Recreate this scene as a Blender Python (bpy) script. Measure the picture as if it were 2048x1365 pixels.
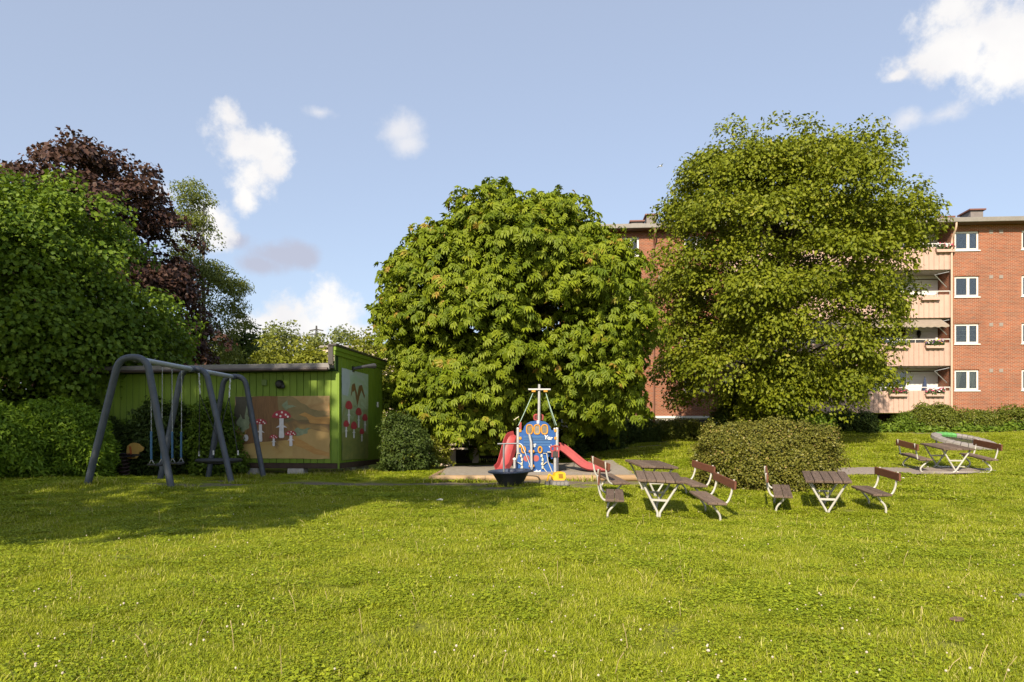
import bpy, math, random
import numpy as np
from mathutils import Vector, Matrix
R = math.radians
SC = bpy.context.scene
for o in list(bpy.data.objects): bpy.data.objects.remove(o)
COL = SC.collection

# ------------------------------------------------------------------ camera
EYE = 1.5; FPX = 1365.0; HOR = 870.0          # eye height, focal length and horizon row in photo pixels
cam = bpy.data.cameras.new('camera'); cam.lens = 24; cam.sensor_width = 36
cam.shift_y = (HOR-682.5)/2048; cam.clip_start = .1; cam.clip_end = 3000
camo = bpy.data.objects.new('camera', cam); COL.objects.link(camo)
camo.location = (0, 0, EYE); camo.rotation_euler = (R(90), 0, 0); SC.camera = camo

# ------------------------------------------------------------------ sky, sun, exposure
SUN_AZ, SUN_EL = 20.0, 33.0                    # light travels towards +Y turned SUN_AZ to the right
W = bpy.data.worlds.new('World'); SC.world = W; W.use_nodes = True
wt = W.node_tree; wt.nodes.clear()
def WN(t, **kw):
    n = wt.nodes.new(t)
    for k, v in kw.items(): setattr(n, k, v)
    return n
def wlink(a, b): wt.links.new(a, b)
def wmath(op, a, b=None, clamp=False, c=None):
    n = WN('ShaderNodeMath', operation=op, use_clamp=clamp)
    for i, v in enumerate((a, b, c)):
        if v is None: continue
        if isinstance(v, (int, float)): n.inputs[i].default_value = v
        else: wlink(v, n.inputs[i])
    return n.outputs[0]
def wvec(op, a, b=None):
    n = WN('ShaderNodeVectorMath', operation=op)
    for i, v in enumerate((a, b)):
        if v is None: continue
        if isinstance(v, (tuple, list, Vector)): n.inputs[i].default_value = v
        else: wlink(v, n.inputs[i])
    return n.outputs['Value'] if op in ('LENGTH', 'DOT_PRODUCT') else n.outputs[0]
sky = WN('ShaderNodeTexSky'); sky.sky_type = 'NISHITA'; sky.sun_disc = False
sky.sun_elevation = R(SUN_EL); sky.sun_rotation = R(180+SUN_AZ)
sky.altitude = 100; sky.air_density = 1.0; sky.dust_density = 1.6; sky.ozone_density = 1.3
tc = WN('ShaderNodeTexCoord'); DIR = tc.outputs['Generated']
nzA = WN('ShaderNodeTexNoise'); nzA.inputs['Scale'].default_value = 16; nzA.inputs['Detail'].default_value = 7; nzA.inputs['Roughness'].default_value = .62
wlink(DIR, nzA.inputs['Vector'])
nzB = WN('ShaderNodeTexNoise'); nzB.inputs['Scale'].default_value = 5.5; nzB.inputs['Detail'].default_value = 8; nzB.inputs['Roughness'].default_value = .66
wlink(DIR, nzB.inputs['Vector'])
def cdir(x, y): return Vector(((x-1024)/FPX, 1, (HOR-y)/FPX)).normalized()
def azel(az, el): return Vector((math.sin(R(az))*math.cos(R(el)), math.cos(R(az))*math.cos(R(el)), math.sin(R(el))))
def blob(c, rx, rz):
    e = wvec('SUBTRACT', DIR, c); e = wvec('MULTIPLY', e, (1/rx, 1/rx, 1/rz))
    return wmath('SUBTRACT', 1.0, wvec('LENGTH', e))
def union(bl):
    m = None
    for b in bl:
        v = blob(*b); m = v if m is None else wmath('SMOOTH_MAX', m, v, c=.25)
    return m
# the clouds in view, and more of the same kind round the rest of the sky
white = [(cdir(466,238),.034,.034),(cdir(480,290),.050,.044),(cdir(525,300),.042,.036),(cdir(540,330),.030,.026),(cdir(497,350),.036,.042),(cdir(490,395),.020,.030),
         (cdir(420,440),.034,.036),(cdir(430,470),.03,.03),
         (cdir(530,655),.055,.034),(cdir(575,645),.060,.042),(cdir(615,655),.065,.042),(cdir(665,632),.056,.050),(cdir(655,602),.034,.034),(cdir(715,668),.058,.026),(cdir(600,690),.14,.03),
         (cdir(1990,60),.085,.065),(cdir(1920,100),.075,.040),(cdir(1850,125),.05,.022),(cdir(2060,90),.08,.06),(cdir(1800,150),.02,.010)]
wisp = [(cdir(800,262),.030,.026),(cdir(812,288),.028,.018),(cdir(1815,240),.026,.016),(cdir(1885,230),.034,.014),(cdir(640,225),.030,.010),(cdir(370,470),.04,.03),(cdir(310,385),.03,.016)]
rng0 = random.Random(5)
for k in range(9):
    az = 75+k*32+rng0.uniform(-9,9); el = rng0.uniform(9,38); s = rng0.uniform(.8,1.5)
    for j in range(3): white.append((azel(az+rng0.uniform(-4,4), el+rng0.uniform(-2,2)), .07*s, .045*s))
grey = [(cdir(560,510),.052,.024),(cdir(600,510),.030,.022),(cdir(520,530),.04,.018),(cdir(450,480),.045,.014),(azel(110,24),.08,.03),(azel(250,20),.09,.03)]
def mask(m, lo, hi, amp):
    n = wmath('ADD', wmath('MULTIPLY', wmath('SUBTRACT', nzA.outputs[0], .5), amp), wmath('MULTIPLY', wmath('SUBTRACT', nzB.outputs[0], .5), amp*1.2))
    v = wmath('ADD', m, n)
    r = WN('ShaderNodeMapRange', interpolation_type='SMOOTHSTEP'); r.inputs['From Min'].default_value = lo; r.inputs['From Max'].default_value = hi
    wlink(v, r.inputs['Value']); return r.outputs[0]
mw = mask(union(white), .02, .62, 1.9)
mg = mask(union(grey), .0, .75, 1.3)
mz = wmath('MULTIPLY', mask(union(wisp), -.1, 1.0, 1.9), .75)
def wmix(f, a, b):
    n = WN('ShaderNodeMix', data_type='RGBA'); wlink(f, n.inputs['Factor'])
    for i, v in ((6, a), (7, b)):
        if isinstance(v, tuple): n.inputs[i].default_value = v
        else: wlink(v, n.inputs[i])
    return n.outputs[2]
SKYMUL = 1.0
haze_mix = WN('ShaderNodeMix', data_type='RGBA'); haze_mix.inputs['Factor'].default_value = .42
wlink(sky.outputs[0], haze_mix.inputs[6]); haze_mix.inputs[7].default_value = (4.3,4.7,5.7,1)   # thin high veil of summer haze
shade = WN('ShaderNodeTexNoise'); shade.inputs['Scale'].default_value = 9; shade.inputs['Detail'].default_value = 5; wlink(DIR, shade.inputs['Vector'])
wcol = wmix(wmath('MULTIPLY', wmath('SUBTRACT', shade.outputs[0], .38, clamp=True), 2.2, clamp=True), (5.9,5.8,5.7,1), (4.6,4.55,4.8,1))
c1 = wmix(wmath('MULTIPLY', mg, .8), haze_mix.outputs[2], (3.1,3.15,3.8,1))
c2 = wmix(mw, wmix(mz, c1, (5.4,5.3,5.35,1)), wcol)
bg = WN('ShaderNodeBackground'); bg.inputs['Strength'].default_value = .10
wlink(c2, bg.inputs['Color']); wo = WN('ShaderNodeOutputWorld'); wlink(bg.outputs[0], wo.inputs[0])
LDIR = Vector((math.sin(R(SUN_AZ))*math.cos(R(SUN_EL)), math.cos(R(SUN_AZ))*math.cos(R(SUN_EL)), -math.sin(R(SUN_EL))))
sl = bpy.data.lights.new('sun', 'SUN'); sl.energy = 5.0; sl.angle = R(.55); sl.color = (1, .86, .66)
so = bpy.data.objects.new('sun', sl); COL.objects.link(so); so.location = (-20,-40,40)
so.rotation_euler = LDIR.to_track_quat('-Z', 'Y').to_euler()
vs = SC.view_settings; vs.view_transform = 'Standard'; vs.look = 'None'; vs.gamma = 1; vs.exposure = 0.8; vs.use_curve_mapping = False
SC.render.engine = 'CYCLES'
SC.cycles.max_bounces = 8; SC.cycles.transparent_max_bounces = 12; SC.cycles.transmission_bounces = 6
SC.cycles.use_denoising = True

# ------------------------------------------------------------------ helpers
def P(x, y, d): return Vector(((x-1024)/FPX*d, d, EYE+(HOR-y)/FPX*d))
def tag(o, label=None, cat=None, group=None, kind=None):
    for k, v in (('label',label),('category',cat),('group',group),('kind',kind)):
        if v: o[k] = v
    return o
def thing(name, label, cat, loc=(0,0,0), rz=0, group=None, rot=None):
    o = bpy.data.objects.new(name, None); COL.objects.link(o); o.empty_display_size = .2
    o.location = loc; o.rotation_euler = rot or (0,0,rz)
    return tag(o, label, cat, group)
def copy_tree(o, parent=None):
    c = o.copy(); COL.objects.link(c); c.parent = parent
    for ch in KIDS.get(o.name, []): copy_tree(ch, c)
    return c
KIDS = {}
def link(name, me, mat, parent=None):
    o = bpy.data.objects.new(name, me); COL.objects.link(o)
    if mat is not None and not me.materials:
        for m in (mat if isinstance(mat, (list,tuple)) else [mat]): me.materials.append(m)
    if parent is not None:
        o.parent = parent; KIDS.setdefault(parent.name, []).append(o)
    return o
class MB:
    def __init__(s): s.v = []; s.f = []; s.m = []
    def add(s, vs, fs, mi=0):
        b = len(s.v); s.v += [tuple(v) for v in vs]; s.f += [tuple(i+b for i in f) for f in fs]; s.m += [mi]*len(fs); return s
    def box(s, x0, x1, y0, y1, z0, z1, mi=0, mat=None, bev=0):
        if bev:                                    # chamfered box
            b = min(bev, (x1-x0)*.45, (y1-y0)*.45, (z1-z0)*.45); vs = []
            for X,sx in ((x0,1),(x1,-1)):
                for Y,sy in ((y0,1),(y1,-1)):
                    for Z,sz in ((z0,1),(z1,-1)):
                        vs += [Vector((X,Y+sy*b,Z+sz*b)),Vector((X+sx*b,Y,Z+sz*b)),Vector((X+sx*b,Y+sy*b,Z))]
            i = lambda a,b_,c,k: ((a*2+b_)*2+c)*3+k
            fs = [(i(0,0,0,0),i(0,0,1,0),i(0,1,1,0),i(0,1,0,0)),(i(1,0,0,0),i(1,1,0,0),i(1,1,1,0),i(1,0,1,0)),
                  (i(0,0,0,1),i(1,0,0,1),i(1,0,1,1),i(0,0,1,1)),(i(0,1,0,1),i(0,1,1,1),i(1,1,1,1),i(1,1,0,1)),
                  (i(0,0,0,2),i(0,1,0,2),i(1,1,0,2),i(1,0,0,2)),(i(0,0,1,2),i(1,0,1,2),i(1,1,1,2),i(0,1,1,2))]
            for a in (0,1):
                for c in (0,1):
                    fs += [(i(a,0,c,0),i(a,1,c,0),i(a,1,c,2),i(a,0,c,2)),(i(0,a,c,1),i(1,a,c,1),i(1,a,c,2),i(0,a,c,2)),(i(a,c,0,0),i(a,c,1,0),i(a,c,1,1),i(a,c,0,1))]
                    for e in (0,1): fs.append((i(a,c,e,0),i(a,c,e,1),i(a,c,e,2)))
        else:
            vs = [Vector((x,y,z)) for x in (x0,x1) for y in (y0,y1) for z in (z0,z1)]
            fs = [(0,1,3,2),(4,6,7,5),(0,4,5,1),(2,3,7,6),(0,2,6,4),(1,5,7,3)]
        if mat is not None: vs = [mat@v for v in vs]
        return s.add(vs, fs, mi)
    def tube(s, pts, r, n=8, mi=0, cap=True, closed=False):
        pts = [Vector(p) for p in pts]; k = len(pts); rr = r if isinstance(r, (list,tuple)) else [r]*k
        vs = []; up = None
        for i,p in enumerate(pts):
            if closed: t = pts[(i+1)%k]-pts[i-1]
            else: t = pts[min(i+1,k-1)]-pts[max(i-1,0)]
            t.normalize()
            if up is None:
                up = Vector((0,0,1)) if abs(t.z) < .9 else Vector((1,0,0))
            up = (up-t*up.dot(t)); up = up.normalized() if up.length > 1e-6 else t.orthogonal().normalized()
            b = t.cross(up)
            for j in range(n):
                a = 2*math.pi*j/n; vs.append(p+(up*math.cos(a)+b*math.sin(a))*rr[i])
        fs = []
        for i in range(k if closed else k-1):
            for j in range(n):
                a,b_ = i*n+j, i*n+(j+1)%n; c,d = ((i+1)%k)*n+(j+1)%n, ((i+1)%k)*n+j
                fs.append((a,b_,c,d))
        if cap and not closed: fs += [tuple(range(n))[::-1], tuple((k-1)*n+j for j in range(n))]
        return s.add(vs, fs, mi)
    def lathe(s, prof, n=24, mi=0, c=(0,0,0)):
        vs = []; c = Vector(c)
        for (r,z) in prof:
            for j in range(n):
                a = 2*math.pi*j/n; vs.append(c+Vector((r*math.cos(a), r*math.sin(a), z)))
        fs = [(i*n+j, i*n+(j+1)%n, (i+1)*n+(j+1)%n, (i+1)*n+j) for i in range(len(prof)-1) for j in range(n)]
        return s.add(vs, fs, mi)
    def prism(s, poly, y0, y1, mi=0, mat=None):        # polygon in XZ, thickness along Y
        n = len(poly); vs = [Vector((x,y0,z)) for x,z in poly]+[Vector((x,y1,z)) for x,z in poly]
        if mat is not None: vs = [mat@v for v in vs]
        return s.add(vs, [tuple(range(n)), tuple(range(2*n-1, n-1, -1))]+[(i, i+n, (i+1)%n+n, (i+1)%n) for i in range(n)], mi)
    def mesh(s, name='mesh', smooth=False):
        me = bpy.data.meshes.new(name); me.from_pydata(s.v, [], s.f); me.polygons.foreach_set('material_index', s.m)
        if smooth:
            me.polygons.foreach_set('use_smooth', [True]*len(s.f))
            me.set_sharp_from_angle(angle=R(40))
        me.update(); return me
    def build(s, name, mat, parent=None, smooth=False): return link(name, s.mesh(name, smooth), mat, parent)
def arc(p0, p1, p2, n=6):                              # quadratic bend p0->p2 with corner p1
    p0,p1,p2 = Vector(p0),Vector(p1),Vector(p2)
    return [p0*(1-t)**2+p1*2*t*(1-t)+p2*t*t for t in [i/n for i in range(n+1)]]
def bent(pts, rad, n=5):
    pts = [Vector(p) for p in pts]; out = [pts[0]]
    for i in range(1, len(pts)-1):
        a = pts[i]+(pts[i-1]-pts[i]).normalized()*min(rad, (pts[i-1]-pts[i]).length*.49)
        b = pts[i]+(pts[i+1]-pts[i]).normalized()*min(rad, (pts[i+1]-pts[i]).length*.49)
        out += arc(a, pts[i], b, n)
    return out+[pts[-1]]

# ------------------------------------------------------------------ materials
MATS = {}
def mat(name, col, rough=.6, metal=0, var=0, vscale=4, bump=0, bscale=60, spec=.5, col2=None, stretch=(1,1,1), coat=0, coords='Object', mapscale=None):
    if name in MATS: return MATS[name]
    m = bpy.data.materials.new(name); m.use_nodes = True; t = m.node_tree; b = t.nodes['Principled BSDF']
    b.inputs['Base Color'].default_value = (*col,1); b.inputs['Roughness'].default_value = rough; b.inputs['Metallic'].default_value = metal
    b.inputs['Specular IOR Level'].default_value = spec; b.inputs['Coat Weight'].default_value = coat
    if var or col2 or bump:
        tc = t.nodes.new('ShaderNodeTexCoord'); mp = t.nodes.new('ShaderNodeMapping'); mp.inputs['Scale'].default_value = stretch
        t.links.new(tc.outputs[coords], mp.inputs[0])
    if var or col2:
        nz = t.nodes.new('ShaderNodeTexNoise'); nz.inputs['Scale'].default_value = vscale; nz.inputs['Detail'].default_value = 7; nz.inputs['Roughness'].default_value = .65
        t.links.new(mp.outputs[0], nz.inputs['Vector'])
        oi = t.nodes.new('ShaderNodeObjectInfo')
        ad = t.nodes.new('ShaderNodeMath'); ad.operation = 'MULTIPLY_ADD'; t.links.new(oi.outputs['Random'], ad.inputs[0]); ad.inputs[1].default_value = .25; t.links.new(nz.outputs[0], ad.inputs[2])
        cr = t.nodes.new('ShaderNodeValToRGB'); t.links.new(ad.outputs[0], cr.inputs[0])
        c2 = col2 or tuple(min(1,c*(1+var)) for c in col)
        c1 = col if col2 else tuple(c*(1-var) for c in col)
        cr.color_ramp.elements[0].position = .36; cr.color_ramp.elements[1].position = .85
        cr.color_ramp.elements[0].color = (*c1,1); cr.color_ramp.elements[1].color = (*c2,1)
        t.links.new(cr.outputs[0], b.inputs['Base Color'])
    if bump:
        nb = t.nodes.new('ShaderNodeTexNoise'); nb.inputs['Scale'].default_value = bscale; nb.inputs['Detail'].default_value = 5
        t.links.new(mp.outputs[0], nb.inputs['Vector'])
        bp = t.nodes.new('ShaderNodeBump'); bp.inputs['Strength'].default_value = bump; bp.inputs['Distance'].default_value = .01
        t.links.new(nb.outputs[0], bp.inputs['Height']); t.links.new(bp.outputs[0], b.inputs['Normal'])
    MATS[name] = m; return m
def leaf_mat(name, ca, cb, cc=None, trans=.35, rough=.5, patch=None):
    """leaf colour varies leaf by leaf (attribute rnd); light passes through the blade"""
    m = bpy.data.materials.new(name); m.use_nodes = True; t = m.node_tree; b = t.nodes['Principled BSDF']; out = t.nodes['Material Output']
    at = t.nodes.new('ShaderNodeAttribute'); at.attribute_name = 'rnd'
    cr = t.nodes.new('ShaderNodeValToRGB'); t.links.new(at.outputs['Fac'], cr.inputs[0])
    cr.color_ramp.elements[0].color = (*ca,1); cr.color_ramp.elements[1].color = (*cb,1)
    cr.color_ramp.elements[0].position = 0; cr.color_ramp.elements[1].position = .85
    if cc: e = cr.color_ramp.elements.new(.95); e.color = (*cc,1)
    colour = cr.outputs[0]
    if patch:
        oi = t.nodes.new('ShaderNodeObjectInfo'); g = t.nodes.new('ShaderNodeNewGeometry')
        nz = t.nodes.new('ShaderNodeTexNoise'); nz.inputs['Scale'].default_value = .55; nz.inputs['Detail'].default_value = 5; nz.inputs['Roughness'].default_value = .7
        t.links.new(g.outputs['Position'], nz.inputs['Vector'])
        ad = t.nodes.new('ShaderNodeMath'); ad.operation = 'MULTIPLY_ADD'; ad.inputs[1].default_value = .35
        t.links.new(oi.outputs['Random'], ad.inputs[0]); t.links.new(nz.outputs[0], ad.inputs[2])
        mr = t.nodes.new('ShaderNodeMapRange'); mr.inputs['From Min'].default_value = .45; mr.inputs['From Max'].default_value = .9; t.links.new(ad.outputs[0], mr.inputs['Value'])
        mx = t.nodes.new('ShaderNodeMix'); mx.data_type = 'RGBA'; mx.blend_type = 'MIX'
        t.links.new(mr.outputs[0], mx.inputs['Factor']); t.links.new(cr.outputs[0], mx.inputs[6])
        mm = t.nodes.new('ShaderNodeMix'); mm.data_type = 'RGBA'; mm.blend_type = 'MULTIPLY'; mm.inputs['Factor'].default_value = 1
        t.links.new(cr.outputs[0], mm.inputs[6]); mm.inputs[7].default_value = (*patch,1)
        t.links.new(mm.outputs[2], mx.inputs[7]); colour = mx.outputs[2]
    t.links.new(colour, b.inputs['Base Color']); b.inputs['Roughness'].default_value = rough; b.inputs['Specular IOR Level'].default_value = .18
    tr = t.nodes.new('ShaderNodeBsdfTranslucent')
    gm = t.nodes.new('ShaderNodeMix'); gm.data_type = 'RGBA'; gm.blend_type = 'MULTIPLY'; gm.inputs['Factor'].default_value = 1
    t.links.new(colour, gm.inputs[6]); gm.inputs[7].default_value = (1.15,1.1,.55,1); t.links.new(gm.outputs[2], tr.inputs['Color'])
    ms = t.nodes.new('ShaderNodeMixShader'); ms.inputs[0].default_value = trans
    t.links.new(b.outputs[0], ms.inputs[1]); t.links.new(tr.outputs[0], ms.inputs[2]); t.links.new(ms.outputs[0], out.inputs[0])
    return m
bark = mat('bark', (.055,.042,.03), .9, var=.5, vscale=9, bump=.8, bscale=25, stretch=(1,1,.25))
birch_bark = mat('birch_bark', (.5,.48,.44), .8, col2=(.12,.1,.09), vscale=5, stretch=(.6,.6,3))
galv = mat('galvanised_steel', (.42,.43,.44), .45, metal=.55, var=.15, vscale=8)
paint_grey = mat('blue_grey_paint', (.055,.066,.088), .5, var=.3, vscale=6, bump=.15, bscale=90)
white_metal = mat('pale_painted_steel', (.40,.39,.36), .45, var=.12, vscale=7)
plank = mat('weathered_brown_plank', (.055,.034,.024), .75, col2=(.17,.12,.09), vscale=6, stretch=(6,.7,6), bump=.5, bscale=30)
plank_red = mat('oiled_brown_plank', (.085,.028,.014), .6, col2=(.15,.055,.03), vscale=6, stretch=(6,.7,6), bump=.3, bscale=30)
log_mat = mat('round_timber', (.23,.14,.065), .8, col2=(.34,.24,.14), vscale=3, stretch=(.6,4,4), bump=.4, bscale=20)
black = mat('black_plastic', (.012,.012,.013), .45)
rope_m = mat('rope', (.35,.36,.34), .9, var=.3)
blue = mat('blue_board', (.007,.070,.26), .45, var=.18, vscale=3)
blue2 = mat('blue_board_pale', (.022,.085,.22), .5, var=.25, vscale=3)
red = mat('faded_red_plastic', (.29,.042,.046), .5, var=.2, vscale=3)
yellow = mat('yellow_board', (.48,.22,.012), .5, var=.15)
concrete = mat('concrete', (.38,.36,.33), .9, var=.3, vscale=7, bump=.4)
white_paint = mat('white_paint', (.60,.59,.57), .5, var=.05)
dark_wood = mat('dark_stained_wood', (.018,.013,.011), .8, var=.4)

# ------------------------------------------------------------------ ground height
GP = [(175,972,15),(344,978,15),(464,966,17.6),(528,957,19.9),(677,952,20.5),(770,940,24.4),(300,955,21.5),(60,955,17.5),(150,955,20),
      (880,962,19.2),(1270,962,19.2),(1020,970,17.8),(1110,972,17.3),(1320,1038,13),(1209,1040,13.2),(1427,1046,13),(1330,992,16),(1230,990,15.6),
      (1653,1029,14),(1757,1031,13.8),(1550,1028,14.2),(1540,985,16.5),(1700,944,19.8),(1985,943,20),(1930,897,28),(2048,857,36),(1850,864,36),(1700,868,35),
      (1400,882,34),(1300,886,33),(1240,898,31),(1180,915,28),(1000,925,27),(830,938,23),(1620,900,26),(1420,905,26)]
GC = [tuple(P(*g)) for g in GP]
GC += [(x,y,0.0) for x in (-16,-8,0,8,16) for y in (-6,2,6,9.5)]
GC += [(-14,11.5,.1),(-8,11.5,.06),(-3,11.8,.0),(16,13,.0),(22,16,.25)]
GC += [(-20,24,.45),(-30,20,.4),(-14,32,.6),(-26,40,.9),(-5,40,.9),(-8,60,1.2),(4,33,.7),(9,41,2.2),(18,41,2.3),(28,40,2.4),(38,38,2.6),(20,52,2.4),(34,22,.8),(36,30,1.6),(22,27,.85),(27,33,1.35)]
GC = np.array(GC)
def _k(r2): return np.sqrt(r2+1.0)
_A = _k(((GC[:,None,:2]-GC[None,:,:2])**2).sum(-1))
_w = np.linalg.solve(_A-np.eye(len(GC))*.12, GC[:,2]-.5)
def gz_np(X, Y):
    X = np.asarray(X,float); Y = np.asarray(Y,float); sh = X.shape
    p = np.stack([X.ravel(),Y.ravel()],1); out = np.zeros(len(p))
    for i in range(0, len(p), 20000):
        q = p[i:i+20000]; out[i:i+20000] = _k(((q[:,None]-GC[None,:,:2])**2).sum(-1))@_w+.5
    d = np.maximum(0, np.hypot(p[:,0], p[:,1]-20)-30)
    f = np.exp(-(d/12)**2); out = out*f+1.2*(1-f)
    out += .012*np.sin(p[:,0]*1.9+np.sin(p[:,1]*1.3))+.012*np.sin(p[:,1]*2.3+1.7*np.sin(p[:,0]*.9))
    return out.reshape(sh)
def gz(x, y): return float(gz_np(np.array([x]), np.array([y]))[0])
def ongr(x, d, dz=0): X = (x-1024)/FPX*d; return Vector((X, d, gz(X,d)+dz))
def hit(x, y):                                   # where the sight line through a photo point meets the ground
    for d in np.arange(3, 60, .1):
        p = P(x,y,d)
        if p.z <= gz(p.x, p.y): return p
    return P(x,y,40)

PIT = (-2.25, 3.75, 19.2, 25.2)                  # sand pit x0,x1,y0,y1
SHED_C = P(677,945,20.5); SU = Vector((-.99,.1414,0)).normalized(); SV = Vector((.1414,.99,0)).normalized()   # corner, along the front (left), along the side (back)
PATH = [hit(*p) for p in ((1560,953),(1700,951.5),(1850,950.5),(1950,948.5),(1995,944),(1975,939.5),(1850,937),(1720,937.5),(1640,939.5),(1560,941))]
def in_poly(X, Y, poly):
    c = np.zeros(X.shape, bool); n = len(poly)
    for i in range(n):
        x0,y0 = poly[i][0],poly[i][1]; x1,y1 = poly[i-1][0],poly[i-1][1]
        if y0 == y1: continue
        k = ((y0 > Y) != (y1 > Y)) & (X < (x1-x0)*(Y-y0)/(y1-y0)+x0); c ^= k
    return c
def vnoise(X, Y, s, seed=0):
    a = X*s; b = Y*s
    return (np.sin(a*1.7+seed+1.3*np.sin(b*1.1+seed))+np.sin(b*2.1-seed*2+1.1*np.sin(a*1.6))+.6*np.sin(a*4.1+b*3.3+seed)+.4*np.sin(a*7.3-b*6.1))/3.0
DIRT = [(-8.0,16.2,1.0,.65),(-7.1,16.9,.9,.6),(-7.6,18.6,.8,.7),(-5.2,18.0,1.2,.6),(-3.3,18.2,1.5,.55),(-1.6,18.3,1.7,.65),(.2,18.7,2.2,.5),(1.5,18.4,1.3,.6),(1.75,17.3,.45,.5),(2.9,18.8,1.1,.45),(-.3,17.1,.7,.4),(26.5,35.7,5.,.30),(22.,35.5,3.,.18),(9.,33.4,3.,.3),(6.4,31.4,1.6,.35)]
def dirt_np(X, Y):
    d = np.zeros(X.shape)
    for cx,cy,rx,ry in DIRT:
        d = np.maximum(d, 1.15-np.sqrt(((X-cx)/rx)**2+((Y-cy)/ry)**2))
    d = d*1.6+.5*vnoise(X,Y,1.9,3)*(d > -1.2)
    return np.clip(d,0,1)
def shed_np(X, Y, m=0):
    u = (X-SHED_C.x)*SU.x+(Y-SHED_C.y)*SU.y; v = (X-SHED_C.x)*SV.x+(Y-SHED_C.y)*SV.y
    return (u > -m) & (u < 10+m) & (v > -m) & (v < 4+m)

# ------------------------------------------------------------------ the ground
def axis(lo, hi, step, far):
    a = list(np.arange(lo, hi+.01, step)); s = step; x = hi
    while x < far: s *= 1.35; x += s; a.append(x)
    s = step; x = lo; b = []
    while x > -far: s *= 1.35; x -= s; b.append(x)
    return np.array(b[::-1]+a)
gx = axis(-20, 30, .25, 900); gy = axis(2.5, 40, .25, 900)
GX,GY = np.meshgrid(gx, gy); GZ = gz_np(GX, GY)
nx,ny = len(gx),len(gy); idx = np.arange(nx*ny).reshape(ny,nx)
quads = np.stack([idx[:-1,:-1],idx[:-1,1:],idx[1:,1:],idx[1:,:-1]],-1).reshape(-1,4)
def np_mesh(name, V, F, attrs=None, smooth=False):
    me = bpy.data.meshes.new(name); V = np.asarray(V,np.float32); F = np.asarray(F,np.int32); n,k = F.shape
    me.vertices.add(len(V)); me.vertices.foreach_set('co', V.ravel())
    me.loops.add(n*k); me.loops.foreach_set('vertex_index', F.ravel())
    me.polygons.add(n); me.polygons.foreach_set('loop_start', np.arange(0,n*k,k,dtype=np.int32)); me.polygons.foreach_set('loop_total', np.full(n,k,np.int32))
    if smooth: me.polygons.foreach_set('use_smooth', np.ones(n,bool))
    me.update(calc_edges=True)
    for an,av in (attrs or {}).items():
        a = me.attributes.new(an, 'FLOAT', 'POINT'); a.data.foreach_set('value', np.asarray(av,np.float32).ravel())
    return me
gm = bpy.data.materials.new('lawn_soil'); gm.use_nodes = True; t = gm.node_tree; b = t.nodes['Principled BSDF']; b.inputs['Roughness'].default_value = .95; b.inputs['Specular IOR Level'].default_value = .1
tcg = t.nodes.new('ShaderNodeNewGeometry')
n1 = t.nodes.new('ShaderNodeTexNoise'); n1.inputs['Scale'].default_value = 7; n1.inputs['Detail'].default_value = 9; n1.inputs['Roughness'].default_value = .75
n2 = t.nodes.new('ShaderNodeTexNoise'); n2.inputs['Scale'].default_value = .5; n2.inputs['Detail'].default_value = 5
for n in (n1,n2): t.links.new(tcg.outputs['Position'], n.inputs['Vector'])
r1 = t.nodes.new('ShaderNodeValToRGB'); t.links.new(n1.outputs[0], r1.inputs[0])
r1.color_ramp.elements[0].position = .3; r1.color_ramp.elements[0].color = (.10,.13,.004,1); r1.color_ramp.elements[1].position = .7; r1.color_ramp.elements[1].color = (.23,.265,.008,1)
r2 = t.nodes.new('ShaderNodeValToRGB'); t.links.new(n1.outputs[0], r2.inputs[0])
r2.color_ramp.elements[0].position = .3; r2.color_ramp.elements[0].color = (.09,.072,.055,1); r2.color_ramp.elements[1].position = .75; r2.color_ramp.elements[1].color = (.22,.18,.14,1)
ad = t.nodes.new('ShaderNodeAttribute'); ad.attribute_name = 'dirt'
mx = t.nodes.new('ShaderNodeMix'); mx.data_type = 'RGBA'; t.links.new(ad.outputs['Fac'], mx.inputs['Factor']); t.links.new(r1.outputs[0], mx.inputs[6]); t.links.new(r2.outputs[0], mx.inputs[7])
t.links.new(mx.outputs[2], b.inputs['Base Color'])
bp = t.nodes.new('ShaderNodeBump'); bp.inputs['Strength'].default_value = .6; bp.inputs['Distance'].default_value = .03; t.links.new(n1.outputs[0], bp.inputs['Height']); t.links.new(bp.outputs[0], b.inputs['Normal'])
me = np_mesh('ground', np.stack([GX.ravel(),GY.ravel(),GZ.ravel()-.018],1), quads, {'dirt':dirt_np(GX,GY)}, True)
tag(link('ground', me, gm), 'mown lawn ground rising gently towards the brick building', kind='structure')

# gravel path under the far picnic table
def sheet(name, poly, step, off, m, label):
    xs = [p[0] for p in poly]; ys = [p[1] for p in poly]
    X,Y = np.meshgrid(np.arange(min(xs)-step, max(xs)+step, step), np.arange(min(ys)-step, max(ys)+step, step))
    n_y,n_x = X.shape; I = np.arange(n_x*n_y).reshape(n_y,n_x)
    F = np.stack([I[:-1,:-1],I[:-1,1:],I[1:,1:],I[1:,:-1]],-1).reshape(-1,4)
    cx = (X[:-1,:-1]+step/2).ravel(); cy = (Y[:-1,:-1]+step/2).ravel()
    keep = in_poly(cx+.05*vnoise(cx,cy,3), cy+.05*vnoise(cx,cy,4,2), [(p[0],p[1]) for p in poly]); F = F[keep]
    V = np.stack([X.ravel(),Y.ravel(),gz_np(X,Y).ravel()+off],1)
    u,inv = np.unique(F, return_inverse=True)
    return tag(link(name, np_mesh(name, V[u], inv.reshape(F.shape), None, True), m), label, kind='structure')
gravel = mat('gravel', (.16,.13,.115), .95, col2=(.27,.23,.20), vscale=30, bump=.7, bscale=80)
sheet('path', PATH, .08, .025, gravel, 'pale gravel path under the picnic table')
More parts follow.
